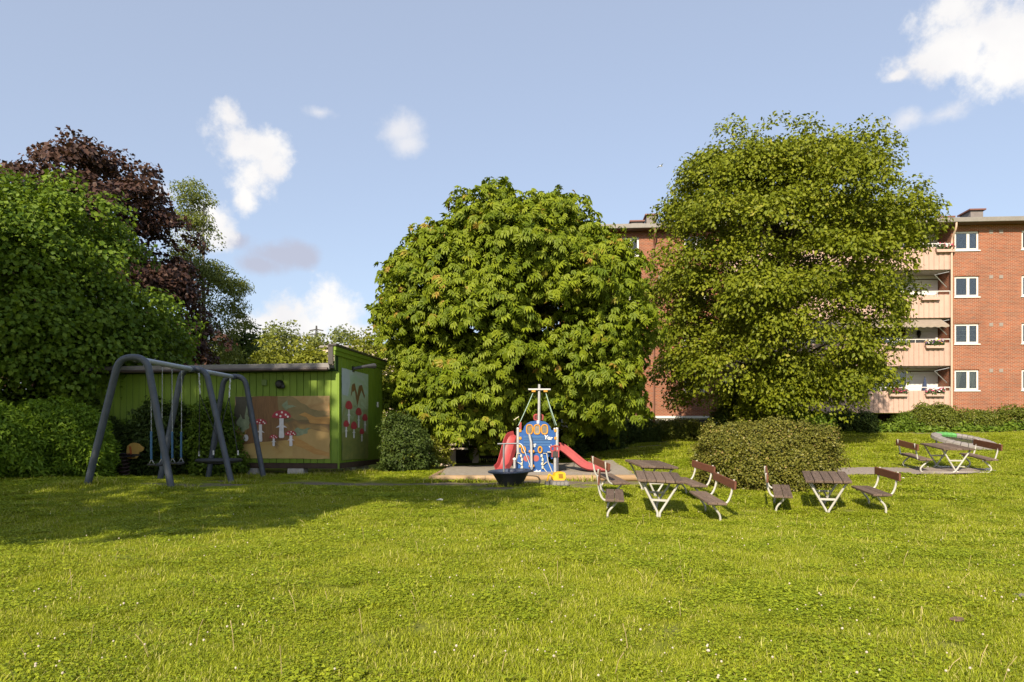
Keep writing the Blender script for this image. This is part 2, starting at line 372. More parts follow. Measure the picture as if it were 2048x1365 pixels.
sand_m = mat('sand', (.19,.165,.135), .95, col2=(.30,.27,.23), vscale=6, bump=.7, bscale=20)
SX,SY = np.meshgrid(np.linspace(PIT[0]+.06,PIT[1]-.06,60), np.linspace(PIT[2]+.06,PIT[3]-.06,50)); SZ = np.maximum(.29+.022*vnoise(SX,SY,1.7,1)+.012*vnoise(SX,SY,5,4), gz_np(SX,SY)+.02)
I = np.arange(3000).reshape(50,60)
tag(link('sand', np_mesh('sand', np.stack([SX.ravel(),SY.ravel(),SZ.ravel()],1), np.stack([I[:-1,:-1],I[:-1,1:],I[1:,1:],I[1:,:-1]],-1).reshape(-1,4), None, True), sand_m), 'pale trampled sand inside the timber sand pit', kind='structure')

# ------------------------------------------------------------------ brick apartment building
BO = Vector((8.37,41.4,0)); BU = Vector((math.cos(R(-3.63)), math.sin(R(-3.63)),0)); BN = Vector((-BU.y,BU.x,0))   # facade origin, along it, into the building
BROT = R(-3.63)
def bs(px):                                       # photo column -> metres along the facade
    k = (px-1024)/FPX; return (k*BO.y-BO.x)/(BU.x-k*BU.y)
def bz(px, py):
    s = bs(px); d = BO.y+BU.y*s; return EYE+(HOR-py)/FPX*d
bld = thing('apartment_building', 'four storey red brick apartment block with pale pink balconies', 'building', (BO.x,BO.y,0), BROT)
brick = bpy.data.materials.new('red_brick'); brick.use_nodes = True; t = brick.node_tree; b = t.nodes['Principled BSDF']; b.inputs['Roughness'].default_value = .85
tcb = t.nodes.new('ShaderNodeTexCoord'); sx = t.nodes.new('ShaderNodeSeparateXYZ'); cx = t.nodes.new('ShaderNodeCombineXYZ'); t.links.new(tcb.outputs['Object'], sx.inputs[0])
adx = t.nodes.new('ShaderNodeMath'); t.links.new(sx.outputs[0], adx.inputs[0]); t.links.new(sx.outputs[1], adx.inputs[1])
t.links.new(adx.outputs[0], cx.inputs[0]); t.links.new(sx.outputs[2], cx.inputs[1])
br = t.nodes.new('ShaderNodeTexBrick'); t.links.new(cx.outputs[0], br.inputs['Vector'])
br.inputs['Scale'].default_value = 1; br.inputs['Brick Width'].default_value = .24; br.inputs['Row Height'].default_value = .077; br.inputs['Mortar Size'].default_value = .011; br.inputs['Bias'].default_value = -.2
br.inputs['Color1'].default_value = (.24,.055,.016,1); br.inputs['Color2'].default_value = (.15,.042,.020,1); br.inputs['Mortar'].default_value = (.30,.21,.15,1)
nzb = t.nodes.new('ShaderNodeTexNoise'); nzb.inputs['Scale'].default_value = .8; nzb.inputs['Detail'].default_value = 8; t.links.new(cx.outputs[0], nzb.inputs['Vector'])
nzc = t.nodes.new('ShaderNodeTexNoise'); nzc.inputs['Scale'].default_value = 6; nzc.inputs['Detail'].default_value = 3
mpc = t.nodes.new('ShaderNodeMapping'); mpc.inputs['Scale'].default_value = (.35,2.2,1); t.links.new(cx.outputs[0], mpc.inputs[0]); t.links.new(mpc.outputs[0], nzc.inputs['Vector'])
mrb = t.nodes.new('ShaderNodeMapRange'); mrb.inputs['From Min'].default_value = .56; mrb.inputs['From Max'].default_value = .72; t.links.new(nzc.outputs[0], mrb.inputs['Value'])
mb1 = t.nodes.new('ShaderNodeMix'); mb1.data_type = 'RGBA'; t.links.new(mrb.outputs[0], mb1.inputs['Factor']); t.links.new(br.outputs[0], mb1.inputs[6]); mb1.inputs[7].default_value = (.15,.085,.065,1)
mb2 = t.nodes.new('ShaderNodeMix'); mb2.data_type = 'RGBA'; mb2.blend_type = 'OVERLAY'; mb2.inputs['Factor'].default_value = .35
t.links.new(mb1.outputs[2], mb2.inputs[6]); t.links.new(nzb.outputs[0], mb2.inputs[7]); t.links.new(mb2.outputs[2], b.inputs['Base Color'])
bpb = t.nodes.new('ShaderNodeBump'); bpb.inputs['Strength'].default_value = .5; bpb.inputs['Distance'].default_value = .01; bpb.invert = True; t.links.new(br.outputs['Fac'], bpb.inputs['Height']); t.links.new(bpb.outputs[0], b.inputs['Normal'])
panel_m = mat('pink_beige_cladding', (.41,.285,.235), .6, var=.1, vscale=2)
siding = mat('white_siding', (.62,.62,.62), .6)
roofm = mat('roof_felt', (.10,.095,.09), .8, var=.3)
sheetm = mat('roof_edge_metal', (.20,.185,.17), .5, var=.15)
pipe_m = mat('brown_pipe', (.17,.075,.05), .5)
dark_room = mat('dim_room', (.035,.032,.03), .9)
curtain = mat('pale_curtain', (.6,.56,.46), .9)
awn = mat('awning_cloth', (.24,.20,.16), .85, var=.15)
glass = bpy.data.materials.new('window_glass'); glass.use_nodes = True; t = glass.node_tree; t.nodes.remove(t.nodes['Principled BSDF'])
fr = t.nodes.new('ShaderNodeFresnel'); fr.inputs[0].default_value = 1.75; trn = t.nodes.new('ShaderNodeBsdfTransparent'); trn.inputs[0].default_value = (.8,.84,.82,1)
gl = t.nodes.new('ShaderNodeBsdfGlossy'); gl.inputs['Roughness'].default_value = .02; gl.inputs['Color'].default_value = (.9,.9,.9,1)
ms = t.nodes.new('ShaderNodeMixShader'); t.links.new(fr.outputs[0], ms.inputs[0]); t.links.new(trn.outputs[0], ms.inputs[1]); t.links.new(gl.outputs[0], ms.inputs[2]); t.links.new(ms.outputs[0], t.nodes['Material Output'].inputs[0])

SR = bs(1903); S_L = bs(1446); S_END = SR+14; S_BEG = bs(1120)
ROOFZ = bz(1950,449); BASEZ = 2.0
# window sills/heads per storey measured on the right-hand column
rows = [(bz(1930,781),bz(1930,740)),(bz(1930,688),bz(1930,648)),(bz(1930,594),bz(1930,553)),(bz(1930,501),bz(1930,463))]
wcols = [(bs(1909),bs(1958)),(bs(2043),bs(2092)),(bs(1367),bs(1411)),(bs(1236),bs(1278))]
def wall_open(mb, s0, s1, z0, z1, ops, depth=.14):
    xs = sorted({s0,s1}|{a for o in ops for a in o[:2] if s0 < a < s1}); zs = sorted({z0,z1}|{a for o in ops for a in o[2:] if z0 < a < z1})
    for i in range(len(xs)-1):
        for j in range(len(zs)-1):
            mx_,mz_ = (xs[i]+xs[i+1])/2,(zs[j]+zs[j+1])/2
            if any(o[0] < mx_ < o[1] and o[2] < mz_ < o[3] for o in ops): continue
            mb.add([(xs[i],0,zs[j]),(xs[i+1],0,zs[j]),(xs[i+1],0,zs[j+1]),(xs[i],0,zs[j+1])], [(0,1,2,3)])
    for a,b_,c,d in ops:
        if a < s0 or b_ > s1: continue
        for q in (((a,0,c),(a,depth,c),(a,depth,d),(a,0,d)),((b_,0,c),(b_,0,d),(b_,depth,d),(b_,depth,c)),((a,0,d),(a,depth,d),(b_,depth,d),(b_,0,d)),((a,0,c),(b_,0,c),(b_,depth,c),(a,depth,c))): mb.add(q, [(0,1,2,3)])
ops = [(c[0],c[1],r[0],r[1]) for c in wcols for r in rows]
m = MB(); wall_open(m, SR, S_END, BASEZ, ROOFZ, ops); wall_open(m, S_BEG, S_L, BASEZ+.55, ROOFZ, ops)
# returns of the loggia, left end, right end, back
for s,y0,y1 in ((SR,0,1.5),(S_L,0,1.5),(S_BEG,0,11),(S_END,0,11)): m.add([(s,y0,BASEZ),(s,y1,BASEZ),(s,y1,ROOFZ),(s,y0,ROOFZ)], [(0,1,2,3)])
m.add([(S_BEG,11,BASEZ),(S_END,11,BASEZ),(S_END,11,ROOFZ),(S_BEG,11,ROOFZ)], [(0,1,2,3)])
m.build('wall', brick, bld)
m = MB(); m.box(S_BEG+.02,S_L-.02,.03,.2,BASEZ-1,BASEZ+.5)
m.build('foundation', concrete, bld)
m = MB(); m.box(S_BEG-.05,S_L-.03,-.06,.1,BASEZ+.5,BASEZ+.64); m.build('plinth_band', white_paint, bld)
for k in range(4):
    s = bs(1290)+k*bs(1340)-k*bs(1290)
    m = MB(); m.box(s,s+1.0,.0,.028,BASEZ-.05,BASEZ+.42); m.build('cellar_window', dark_room, bld)
# windows: frame, mullion, panes, dark room behind
SASH = {}
def window(a, b_, c, d, curt=0, ajar=0):
    w,h = b_-a,d-c; y = .07
    fr_ = MB(); f = .075
    for q in ((0,f,0,h),(w-f,w,0,h),(f,w-f,0,f*1.1),(f,w-f,h-f,h),(w*.57-f*.55,w*.57+f*.55,f*1.1,h-f)): fr_.box(a+q[0],a+q[1],y,y+.07,c+q[2],c+q[3],bev=.01)
    wo_ = fr_.build('window', white_paint, bld)
    m = MB(); m.box(a-.05,b_+.05,-.06,y-.002,c-.07,c-.004); m.build('sill', white_paint, wo_)
    for x0,x1 in ((a+f,a+w*.57-f*.55),(a+w*.57+f*.55,b_-f)):
        sh = MB(); g = .035
        for q in ((x0,x0+g,c+f*1.1,d-f),(x1-g,x1,c+f*1.1,d-f),(x0+g,x1-g,c+f*1.1,c+f*1.1+g),(x0+g,x1-g,d-f-g,d-f)): sh.box(q[0],q[1],y-.012,y+.05,q[2],q[3])
        sh.build('sash', white_paint, wo_)
        m = MB(); m.box(x0+g,x1-g,y+.02,y+.028,c+f*1.1+g,d-f-g); m.build('pane', glass, wo_)
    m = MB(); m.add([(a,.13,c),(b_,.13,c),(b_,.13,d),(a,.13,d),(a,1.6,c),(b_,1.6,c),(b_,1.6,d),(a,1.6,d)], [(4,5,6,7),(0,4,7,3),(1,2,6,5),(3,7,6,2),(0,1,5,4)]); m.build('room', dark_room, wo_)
    if curt:
        for sgn in (0,1):
            m = MB(); n = 14
            for j in range(n):
                for k_,zz in ((0,c+.05),(1,d-.05)):
                    u = j/(n-1)*(.34 if k_ else .16)*w; x = a+f+u if sgn == 0 else b_-f-u
                    m.v.append((x, .2+.03*math.sin(j*1.9), zz))
            m.f = [(2*j,2*j+1,2*j+3,2*j+2) for j in range(n-1)]; m.m = [0]*(n-1)
            m.build('curtain', curtain, wo_)
    if curt == 2 or ajar:
        m = MB()
        for k_ in range(5): m.box(a+f,b_-f,.3,.32,c+.25+k_*.28,c+.27+k_*.28)
        m.build('blind', curtain, wo_)
for ci,c in enumerate(wcols):
    for ri,r in enumerate(rows): window(c[0],c[1],r[0],r[1], curt=1 if (ri == 0 or ci > 1 and ri == 2) else 0, ajar=1 if ri == 1 and ci < 2 else 0)
# soldier course above windows, vents
for c in wcols[:1]:
    for r in rows[:3]:
        for k in range(14):
            m = MB(); x = c[0]-.08+k*(c[1]-c[0]+.16)/14; m.box(x+.008,x+.1,-.012,.05,r[1]+.02,r[1]+.2); m.build('soldier_brick', brick, bld)
vent_m = mat('vent_grey', (.22,.19,.17), .8)
for r in rows:
    for px in (1978,1998,2075):
        m = MB(); s = bs(px); m.box(s,s+.22,-.02,.03,r[1]-.16,r[1]+.04); v_ = m.build('vent', vent_m, bld)
for r in rows[:3]:
    s = bs(1317); m = MB(); m.box(s,s+.2,-.02,.03,r[1]+.1,r[1]+.3); m.build('vent', vent_m, bld)
# roof slab, gutter, chimneys
m = MB(); m.box(S_BEG-.5,S_END+.4,-.62,11.4,ROOFZ,ROOFZ+.12); rf = m.build('roof', roofm, bld)
m = MB(); m.box(S_BEG-.52,S_END+.42,-.70,-.61,ROOFZ-.05,ROOFZ+.22,bev=.02); m.build('roof_edge', sheetm, rf)
m = MB(); m.box(S_BEG-.3,S_END+.3,-.6,-.02,ROOFZ-.06,ROOFZ-.002); m.build('soffit', mat('soffit_brown',(.10,.06,.045),.8), rf)
chm = mat('chimney_cladding', (.16,.14,.135), .6, metal=.2, var=.2); capm = mat('chimney_cap', (.15,.06,.045), .6)
for px0,px1,py,dd in ((1268,1291,441,2.0),(1297,1317,428,1.6),(1889,1918,433,2.2),(1944,1969,418,1.6)):
    a,b_ = bs(px0)*1.04+.1,bs(px1)*1.04+.1; zt = EYE+(HOR-py)/FPX*(BO.y+BU.y*a+dd)
    m = MB(); m.box(a,b_,dd,dd+1.1,ROOFZ+.05,zt-.12); ch = m.build('chimney', chm, rf)
    m = MB(); w = (b_-a)*.16; m.box(a-w,b_+w,dd-w,dd+1.1+w,zt-.115,zt-.03)
    if py < 430: m.add([(a-w,dd-w,zt-.03),(b_+w,dd-w,zt-.03),(b_+w,dd+1.1+w,zt-.03),(a-w,dd+1.1+w,zt-.03),((a+b_)/2-.1,dd+.55,zt+.15),((a+b_)/2+.1,dd+.55,zt+.15)], [(0,1,5,4),(1,2,5),(2,3,4,5),(3,0,4)])
    m.build('chimney_cap', capm, ch)
# drain pipes
for px in (1307,1900.5):
    s = bs(px); m = MB()
    m.tube(bent([(s,-.62,ROOFZ-.02),(s,-.6,ROOFZ-.35),(s,-.14,ROOFZ-.9),(s,-.14,BASEZ+.2)], .2), .055, 8); m.build('drain_pipe', pipe_m if px < 1500 else mat('pale_pipe',(.5,.36,.28),.5), bld, True)
# loggias
pan = [(bz(1880,826),bz(1880,782)),(bz(1880,732),bz(1880,686)),(bz(1880,636),bz(1880,590)),(bz(1880,540),bz(1880,495))]
boxes = []
NB = 92
for li,(z0,z1) in enumerate(pan):
    dk = MB(); dk.box(S_L+.02,SR-.02,.1,1.5,z0-.02,z0+.16); bal = dk.build('balcony', concrete, bld)
    m = MB(); w = (SR-S_L-.04)/NB
    for k in range(NB):
        x = S_L+.02+k*w; yy = -.06 if k%2 else -.035
        m.box(x+.004,x+w-.004,yy,.02,z0,z1)
    p_ = m.build('cladding_boards', panel_m, bal); p_['kind'] = 'stuff'
    m = MB(); m.box(S_L+.01,SR-.01,.025,.08,z0+.02,z1-.01); m.build('parapet', panel_m, bal)
    m = MB(); m.tube([(S_L+.05,-.02,z1+.2),(SR-.05,-.02,z1+.2)], .03, 6); m.build('hand_rail', white_paint, bal)
    for k in range(14):
        x = S_L+.3+k*(SR-S_L-.4)/13.0; m = MB(); m.tube([(x,-.02,z1-.02),(x,-.02,z1+.18)], .02, 6); m.build('baluster', white_paint, bal)
    # back wall of the loggia: white siding boards, big window
    zt = z0+2.62; wx1 = bs(1838); wx0 = wx1-3.2
    m = MB(); zz = z0+.16; n = int((zt-zz)/.16)
    for k in range(n):
        z = zz+k*.16
        for x0,x1 in ((wx1+.0,SR-.02),(wx0-4.2,wx0),(S_L+.02,wx0-6.8)): m.add([(x0,1.40,z),(x1,1.40,z),(x1,1.43,z+.158),(x0,1.43,z+.158),(x0,1.44,z),(x1,1.44,z)], [(0,1,2,3),(0,4,5,1)])
    s_ = m.build('siding_boards', siding, bal); s_['kind'] = 'stuff'
    for a,b_ in ((wx0,wx1),(wx0-6.8,wx0-4.2)):
        m = MB()
        for q in ((a,a+.09,z0+.16,zt),(b_-.09,b_,z0+.16,zt),(a,b_,zt-.1,zt),(a,b_,z0+.16,z0+.5),((a+b_)/2-.04,(a+b_)/2+.04,z0+.5,zt-.1)): m.box(q[0],q[1],1.36,1.44,q[2],q[3])
        w_ = m.build('window', white_paint, bal)
        m = MB(); m.box(a+.09,b_-.09,1.40,1.408,z0+.5,zt-.1); m.build('pane', glass, w_)
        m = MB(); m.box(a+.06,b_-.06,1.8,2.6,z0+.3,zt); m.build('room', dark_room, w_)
    m = MB(); m.add([(S_L,1.46,zt),(SR,1.46,zt),(SR,1.46,zt+.3),(S_L,1.46,zt+.3)], [(0,1,2,3)]); m.build('lintel', siding, bal)
    if li in (1,0,2):                            # awnings: half let down on the third row, folded arms on the others
        zt2 = pan[li+1][0]-.02
        if li == 1:
            m = MB(); n = 40; a,b_ = bs(1600),SR-.55
            V = []
            for k in range(n+1):
                x = a+(b_-a)*k/n
                V += [(x,.12,zt2-.05),(x,-.75,zt2-.52),(x,-.77,zt2-.62-.05*(k%2))]
            m.add(V, [(3*k,3*k+3,3*k+4,3*k+1) for k in range(n)]+[(3*k+1,3*k+4,3*k+5,3*k+2) for k in range(n)]); m.build('awning', awn, bal)
        for s in (SR-.12, bs(1790)):
            m = MB(); m.tube([(s,.05,zt2-.1),(s-.9,-.1,zt2-.3),(s,.3,zt2-.95)], .03, 6); m.build('awning_arm', galv, bal)
    boxes.append((z0,z1))
lamp = thing('balcony_lamp', 'black lantern on the white siding of the third row balcony', 'lamp', bld.matrix_basis@Vector((0,0,0)))
lamp.location = Vector((BO.x,BO.y,0))+BU*bs(1862)+BN*1.36+Vector((0,0,bz(1862,662)))
m = MB(); m.lathe([(.0,-.22),(.06,-.2),(.13,.0),(.10,.12),(.15,.14),(.0,.26)], 8); m.build('lantern', black, lamp)
m = MB(); m.box(-.03,.03,.0,.09,-.03,.03); m.build('bracket', black, lamp)
par = thing('folded_parasol', 'folded dark blue parasol leaning by lowest balcony siding', 'parasol', Vector((BO.x,BO.y,0))+BU*bs(1866)+BN*.9+Vector((0,0,pan[0][0]+.16)))
m = MB(); m.lathe([(.02,0),(.02,1.0)], 8); m.build('pole', white_metal, par)
m = MB(); m.lathe([(.03,.9),(.14,.95),(.13,1.3),(.08,1.7),(.02,2.05),(0,2.08)], 10); m.build('canopy', mat('navy_cloth',(.03,.045,.10),.9), par, True)
# flower boxes hung on the balcony rails
def flower_box(px, li, label, cols, px2=None, flowers=True):
    z0,z1 = pan[li]; s = bs(px); w = bs(px2)-s if px2 else 1.1
    f = thing('flower_box', label, 'flower box', Vector((BO.x,BO.y,0))+BU*s-BN*.20+Vector((0,0,z1-.34)), BROT, 'flower boxes hung on the balconies')
    m = MB(); m.prism([(0,.16),(.05,0),(w-.05,0),(w,.16)], -.06,.12); m.build('trough', panel_m, f)
    m = MB(); m.box(.1,.13,.10,.16,.02,.5); m.box(w-.13,w-.1,.10,.16,.02,.5); m.build('hook', galv, f)
    rg = random.Random(int(px*7+li)); 
    if flowers:
        m = MB()
        for k in range(90): leafq(m, Vector((rg.uniform(.03,w-.03), rg.uniform(-.1,.12), rg.uniform(.14,.42))), rg, .09)
        m.build('foliage', box_leaf, f)
        for c_ in cols:
            m = MB()
            for k in range(26): leafq(m, Vector((rg.uniform(.03,w-.03), rg.uniform(-.14,.10), rg.uniform(.28,.52))), rg, .075)
            m.build('blossom', mat('petal_%s'%c_[0], c_[1], .6), f)
def leafq(m, c, rg, s):
    a = Vector((rg.uniform(-1,1),rg.uniform(-1,1),rg.uniform(-1,1))).normalized(); b_ = a.orthogonal().normalized()
    m.add([c-a*s,c+b_*s*.6,c+a*s,c-b_*s*.6], [(0,1,2,3)])
box_leaf = mat('flower_box_leaf', (.05,.09,.02), .6, var=.4)
pk=('pink',(.55,.06,.16)); wh=('white',(.75,.72,.7)); yl=('yellow',(.7,.45,.02)); vi=('violet',(.25,.10,.4))
flower_box(1847,0,'flower box of pink blossom at the right end of the lowest balcony',[pk,wh])
flower_box(1774,0,'flower box of pink blossom at the leaves on the lowest balcony',[pk])
flower_box(1700,0,'empty flower trough half hidden by the lime crown, lowest balcony',[],flowers=False)
flower_box(1847,1,'flower box of white, yellow and violet blossom on the second balcony',[wh,yl,vi])
flower_box(1776,1,'flower box of white blossom beside the lime crown, second balcony',[wh])
flower_box(1838,2,'empty flower trough on the third balcony up',[],flowers=False)
flower_box(1868,3,'flower box of white blossom on the topmost balcony',[wh,pk])

# ------------------------------------------------------------------ foliage
def unit(a): return a/np.maximum(np.linalg.norm(a,axis=-1,keepdims=True),1e-9)
def kites(Pp, N, A, L, Wd, rg, sag=.15, rnd=None):
    """one folded leaf blade (4 points, 2 triangles) at each point"""
    A = unit(A-N*(A*N).sum(-1,keepdims=True)); B = np.cross(N,A); L = L[:,None]; w = (Wd if np.ndim(Wd) else np.full(len(Pp),Wd))[:,None]
    v0 = Pp; v1 = Pp+A*L*.45+B*L*w+N*L*.08; v2 = Pp+A*L-N*L*sag; v3 = Pp+A*L*.45-B*L*w+N*L*.08
    V = np.stack([v0,v1,v2,v3],1).reshape(-1,3); i = np.arange(len(Pp))*4
    F = np.stack([np.stack([i,i+1,i+2],1),np.stack([i,i+2,i+3],1)],1).reshape(-1,3)
    r = np.repeat(rg.random(len(Pp)) if rnd is None else rnd, 4)
    return V,F,r
def poly_dist(p, poly):
    d = np.full(len(p), 1e9); n = len(poly)
    for i in range(n):
        a = np.array(poly[i-1]); b_ = np.array(poly[i]); ab = b_-a
        t_ = np.clip(((p-a)@ab)/(ab@ab),0,1); d = np.minimum(d, np.linalg.norm(p-(a+t_[:,None]*ab),axis=1))
    return d
def crown(poly, depth, nclump, rclump, nleaf, leaf, rg, kind='leaf', droop=.4, inner=.2, width=.3, flat=.75, fringe=.12, sag=.15, core=None, bough=1, rbough=1.75):
    """leaf clumps spread through a rounded volume whose outline is poly (x,z); returns leaf mesh arrays and clump centres"""
    poly = np.array(poly); lo,hi = poly.min(0),poly.max(0)
    pts = np.zeros((0,2))
    cand = rg.random((nclump*40,2))*(hi-lo)+lo; cand = cand[in_poly(cand[:,0],cand[:,1],[tuple(q) for q in poly])]
    dist = poly_dist(cand, poly); Rm = dist.max(); tt = np.clip(dist/(Rm*.9),0,1); prof = np.sqrt(np.maximum(1-(1-tt)**2,.004))
    acc = rg.random(len(cand)) < np.clip(.48/prof,.0,1); cand,dist,prof = cand[acc],dist[acc],prof[acc]
    cand,dist,prof = cand[:nclump],dist[:nclump],prof[:nclump]; n = len(cand)
    h = depth*prof*(.9+.12*np.sin(cand[:,0]*1.3+cand[:,1]*1.7)); u = rg.random(n)
    def place(cand, h, m):                            # points on the rounded surface with their outward direction
        surf = np.where(rg.random(m) < .66, -1., 1.)  # more of them on the sunny side, the far side is complete too
        y = surf*h*(1-np.abs(rg.normal(0,.08,m))); q = rg.random(m) < inner; y[q] = (rg.random(q.sum())*2-1)*h[q]*.75
        c = np.stack([cand[:,0],y,cand[:,1]],1); K = np.stack([np.full(m,core[0]),np.zeros(m),np.minimum(c[:,2],core[1])],1)
        return c,unit(c-K+rg.normal(0,.15,(m,3))),q
    if core is None: core = (poly[:,0].mean(), lo[1]+(hi[1]-lo[1])*.42)
    if bough > 1:
        nb = max(10,n//bough); rb = rclump*rbough; Bc,Bo,q = place(cand[:nb],h[:nb],nb); bs_ = .65+.6*rg.random(nb)
        push = np.where(rg.random(nb) < fringe, rg.random(nb)*rb*.25-rb*.35, -rb*.62-rclump*.2); Bc = Bc+Bo*push[:,None]
        bi = rg.integers(0,nb,n); Ub = unit(Bo*.8+np.array([0,0,.55])); D = unit(rg.normal(0,1,(n,3))); sd = (D*Ub[bi]).sum(1); D = unit(D-Ub[bi]*np.where(sd < -.1,1.7*sd,0)[:,None])
        C = Bc[bi]+D*(rb*bs_[bi]*(.5+.5*rg.random(n)**.6))[:,None]*np.array([1,1,.72]); O = unit(D*.7+Bo[bi]*.5); inn = q[bi]
    else:
        C,O,inn = place(cand,h,n); push = np.where(rg.random(n) < fringe, rg.random(n)*rclump*.6, -rclump*.65); C = C+O*push[:,None]
    rc = rclump*(.6+.75*rg.random(n))
    U = unit(O*.75+np.array([0,0,.75]))
    k = np.maximum((nleaf*(rc/rclump)**2*(.7+.6*rg.random(n))).astype(int),4); k[inn] = (k[inn]*.7).astype(int)
    ci = np.repeat(np.arange(n),k); m_ = len(ci)
    D = unit(rg.normal(0,1,(m_,3))); s = (D*U[ci]).sum(1); D = D-U[ci]*np.where(s < -.15, 1.6*s, 0)[:,None]; D = unit(D)
    rad = rc[ci]*(.35+.65*rg.random(m_)**.55)
    Q = C[ci]+D*rad[:,None]*np.array([1,1,flat])
    cl = rg.random(n)                                 # each clump has its own tint
    N = unit(D*.5+U[ci]*.45+rg.normal(0,.5,(m_,3)))
    A = D*.7+O[ci]*.45+rg.normal(0,.4,(m_,3))+np.array([0,0,-droop])
    L = leaf*(.65+.6*rg.random(m_)); rn = np.clip(.62*rg.random(m_)+.30*cl[ci]+.08*rg.random(m_),0,1)
    if kind == 'palm':                                # five to seven drooping leaflets from one stalk
        V=[];F=[];Rr=[];base=0
        Nn = unit(N+np.array([0,-.15,.5])); A0 = unit(A-Nn*(A*Nn).sum(-1,keepdims=True)); B0 = np.cross(Nn,A0)
        for a in (-72,-36,0,36,72,150):
            ca,sa = math.cos(R(a)),math.sin(R(a)); Ad = A0*ca+B0*sa; Ad = unit(Ad+np.array([0,0,-.55])); Nl = unit(Nn+Ad*.35)
            v,f,r_ = kites(Q,Nl,Ad,L*(1 if abs(a) < 50 else .75),.19,rg,sag=.22,rnd=np.clip(rn+.1*(rg.random(m_)-.5),0,1)); V.append(v);F.append(f+base);Rr.append(r_);base += len(v)
        return np.concatenate(V),np.concatenate(F),np.concatenate(Rr),C
    v,f,r_ = kites(Q,N,A,L,width,rg,sag=sag,rnd=rn)
    return v,f,r_,C
def trunk_mesh(base, top, r0, C, nlimb, rg, lean=(0,0), rl=.09, y_lo=None):
    m = MB(); b0 = Vector(base); tp = Vector(top); pts = []; n = 7
    for i in range(n+1):
        f = i/n; pts.append(b0.lerp(tp,f)+Vector((math.sin(f*4+1)*.12,math.cos(f*3)*.1,0))*f)
    m.tube(pts, [r0*(1.35 if i == 0 else 1)*(1-.75*i/n) for i in range(n+1)], 9)
    for j in rg.choice(len(C), min(nlimb,len(C)), replace=False):
        c = Vector(C[j]); f = min(max((c.z-b0.z)/(tp.z-b0.z)*.75,.18),.97); s = b0.lerp(tp,f); mid = s.lerp(c,.5)+Vector((0,0,.12*(c-s).length))
        q = arc(s,mid,c,5); r = rl*(1-.55*f)*(.6+.6*rg.random()); m.tube(q, [r*(1-.8*i/5) for i in range(6)], 5, cap=False)
    return m
def pix_poly(pp, x0, y0, d): return [((x-x0)/FPX*d,(y0-y)/FPX*d) for x,y in pp]
def tree(name, label, cat, x0, d, pp, depth, nclump, rclump, nleaf, leaf, lm, seed, kind='leaf', trunk_r=.2, trunk_x=None, trunk_top=.7, nlimb=40, bk=None, group=None, rl=.09, fit=(1,1,0), **kw):
    rg = np.random.default_rng(seed); base = ongr(x0,d,-.1); y0 = HOR-(base.z-EYE)/d*FPX
    th = math.atan((x0-1024)/FPX); poly = [(px_*math.cos(th)*fit[0]+fit[2],pz_*fit[1]) for px_,pz_ in pix_poly(pp,x0,y0,d)]; t_ = thing(name,label,cat,base,-th,group=group)
    V,F,r_,C = crown(poly,depth,nclump,rclump,nleaf,leaf,rg,kind,**kw)
    link('crown', np_mesh(name+'_crown',V,F,{'rnd':r_}), lm, t_)
    if trunk_r:
        tx = 0 if trunk_x is None else (trunk_x-x0)/FPX*d; zt = max(p[1] for p in poly)*trunk_top; cx_ = np.mean([p[0] for p in poly])*.6
        trunk_mesh((tx,0,0),(cx_,0,zt),trunk_r,C,nlimb,rg,rl=rl).build('trunk', bk or bark, t_, True)
    return t_
chest = leaf_mat('chestnut_leaf', (.072,.118,.006), (.205,.255,.016), (.32,.20,.045), trans=.25)
lime = leaf_mat('lime_leaf', (.070,.102,.006), (.195,.22,.014), (.27,.255,.04), trans=.25)
lush = leaf_mat('maple_leaf_green', (.055,.112,.012), (.16,.235,.022), trans=.3)
purple = leaf_mat('copper_leaf', (.030,.016,.016), (.095,.052,.038), (.15,.09,.065), trans=.2)
birch_l = leaf_mat('birch_leaf', (.085,.12,.022), (.19,.22,.05))
yell = leaf_mat('yellow_green_leaf', (.115,.145,.014), (.23,.245,.03))
box_h = leaf_mat('hedge_leaf', (.050,.078,.010), (.145,.165,.022), (.27,.20,.08), trans=.15, rough=.4)
spirea = leaf_mat('feathery_shrub_leaf', (.085,.16,.012), (.22,.33,.026), trans=.35)
bush_l = leaf_mat('privet_leaf', (.055,.07,.010), (.17,.16,.028), (.30,.20,.09), trans=.12, rough=.4)
dark_l = leaf_mat('dark_shrub_leaf', (.028,.052,.011), (.075,.11,.02), trans=.25)
fresh = leaf_mat('fresh_shrub_leaf', (.055,.105,.010), (.145,.215,.020), trans=.3)
far_l = leaf_mat('far_leaf', (.09,.12,.03), (.19,.215,.06))

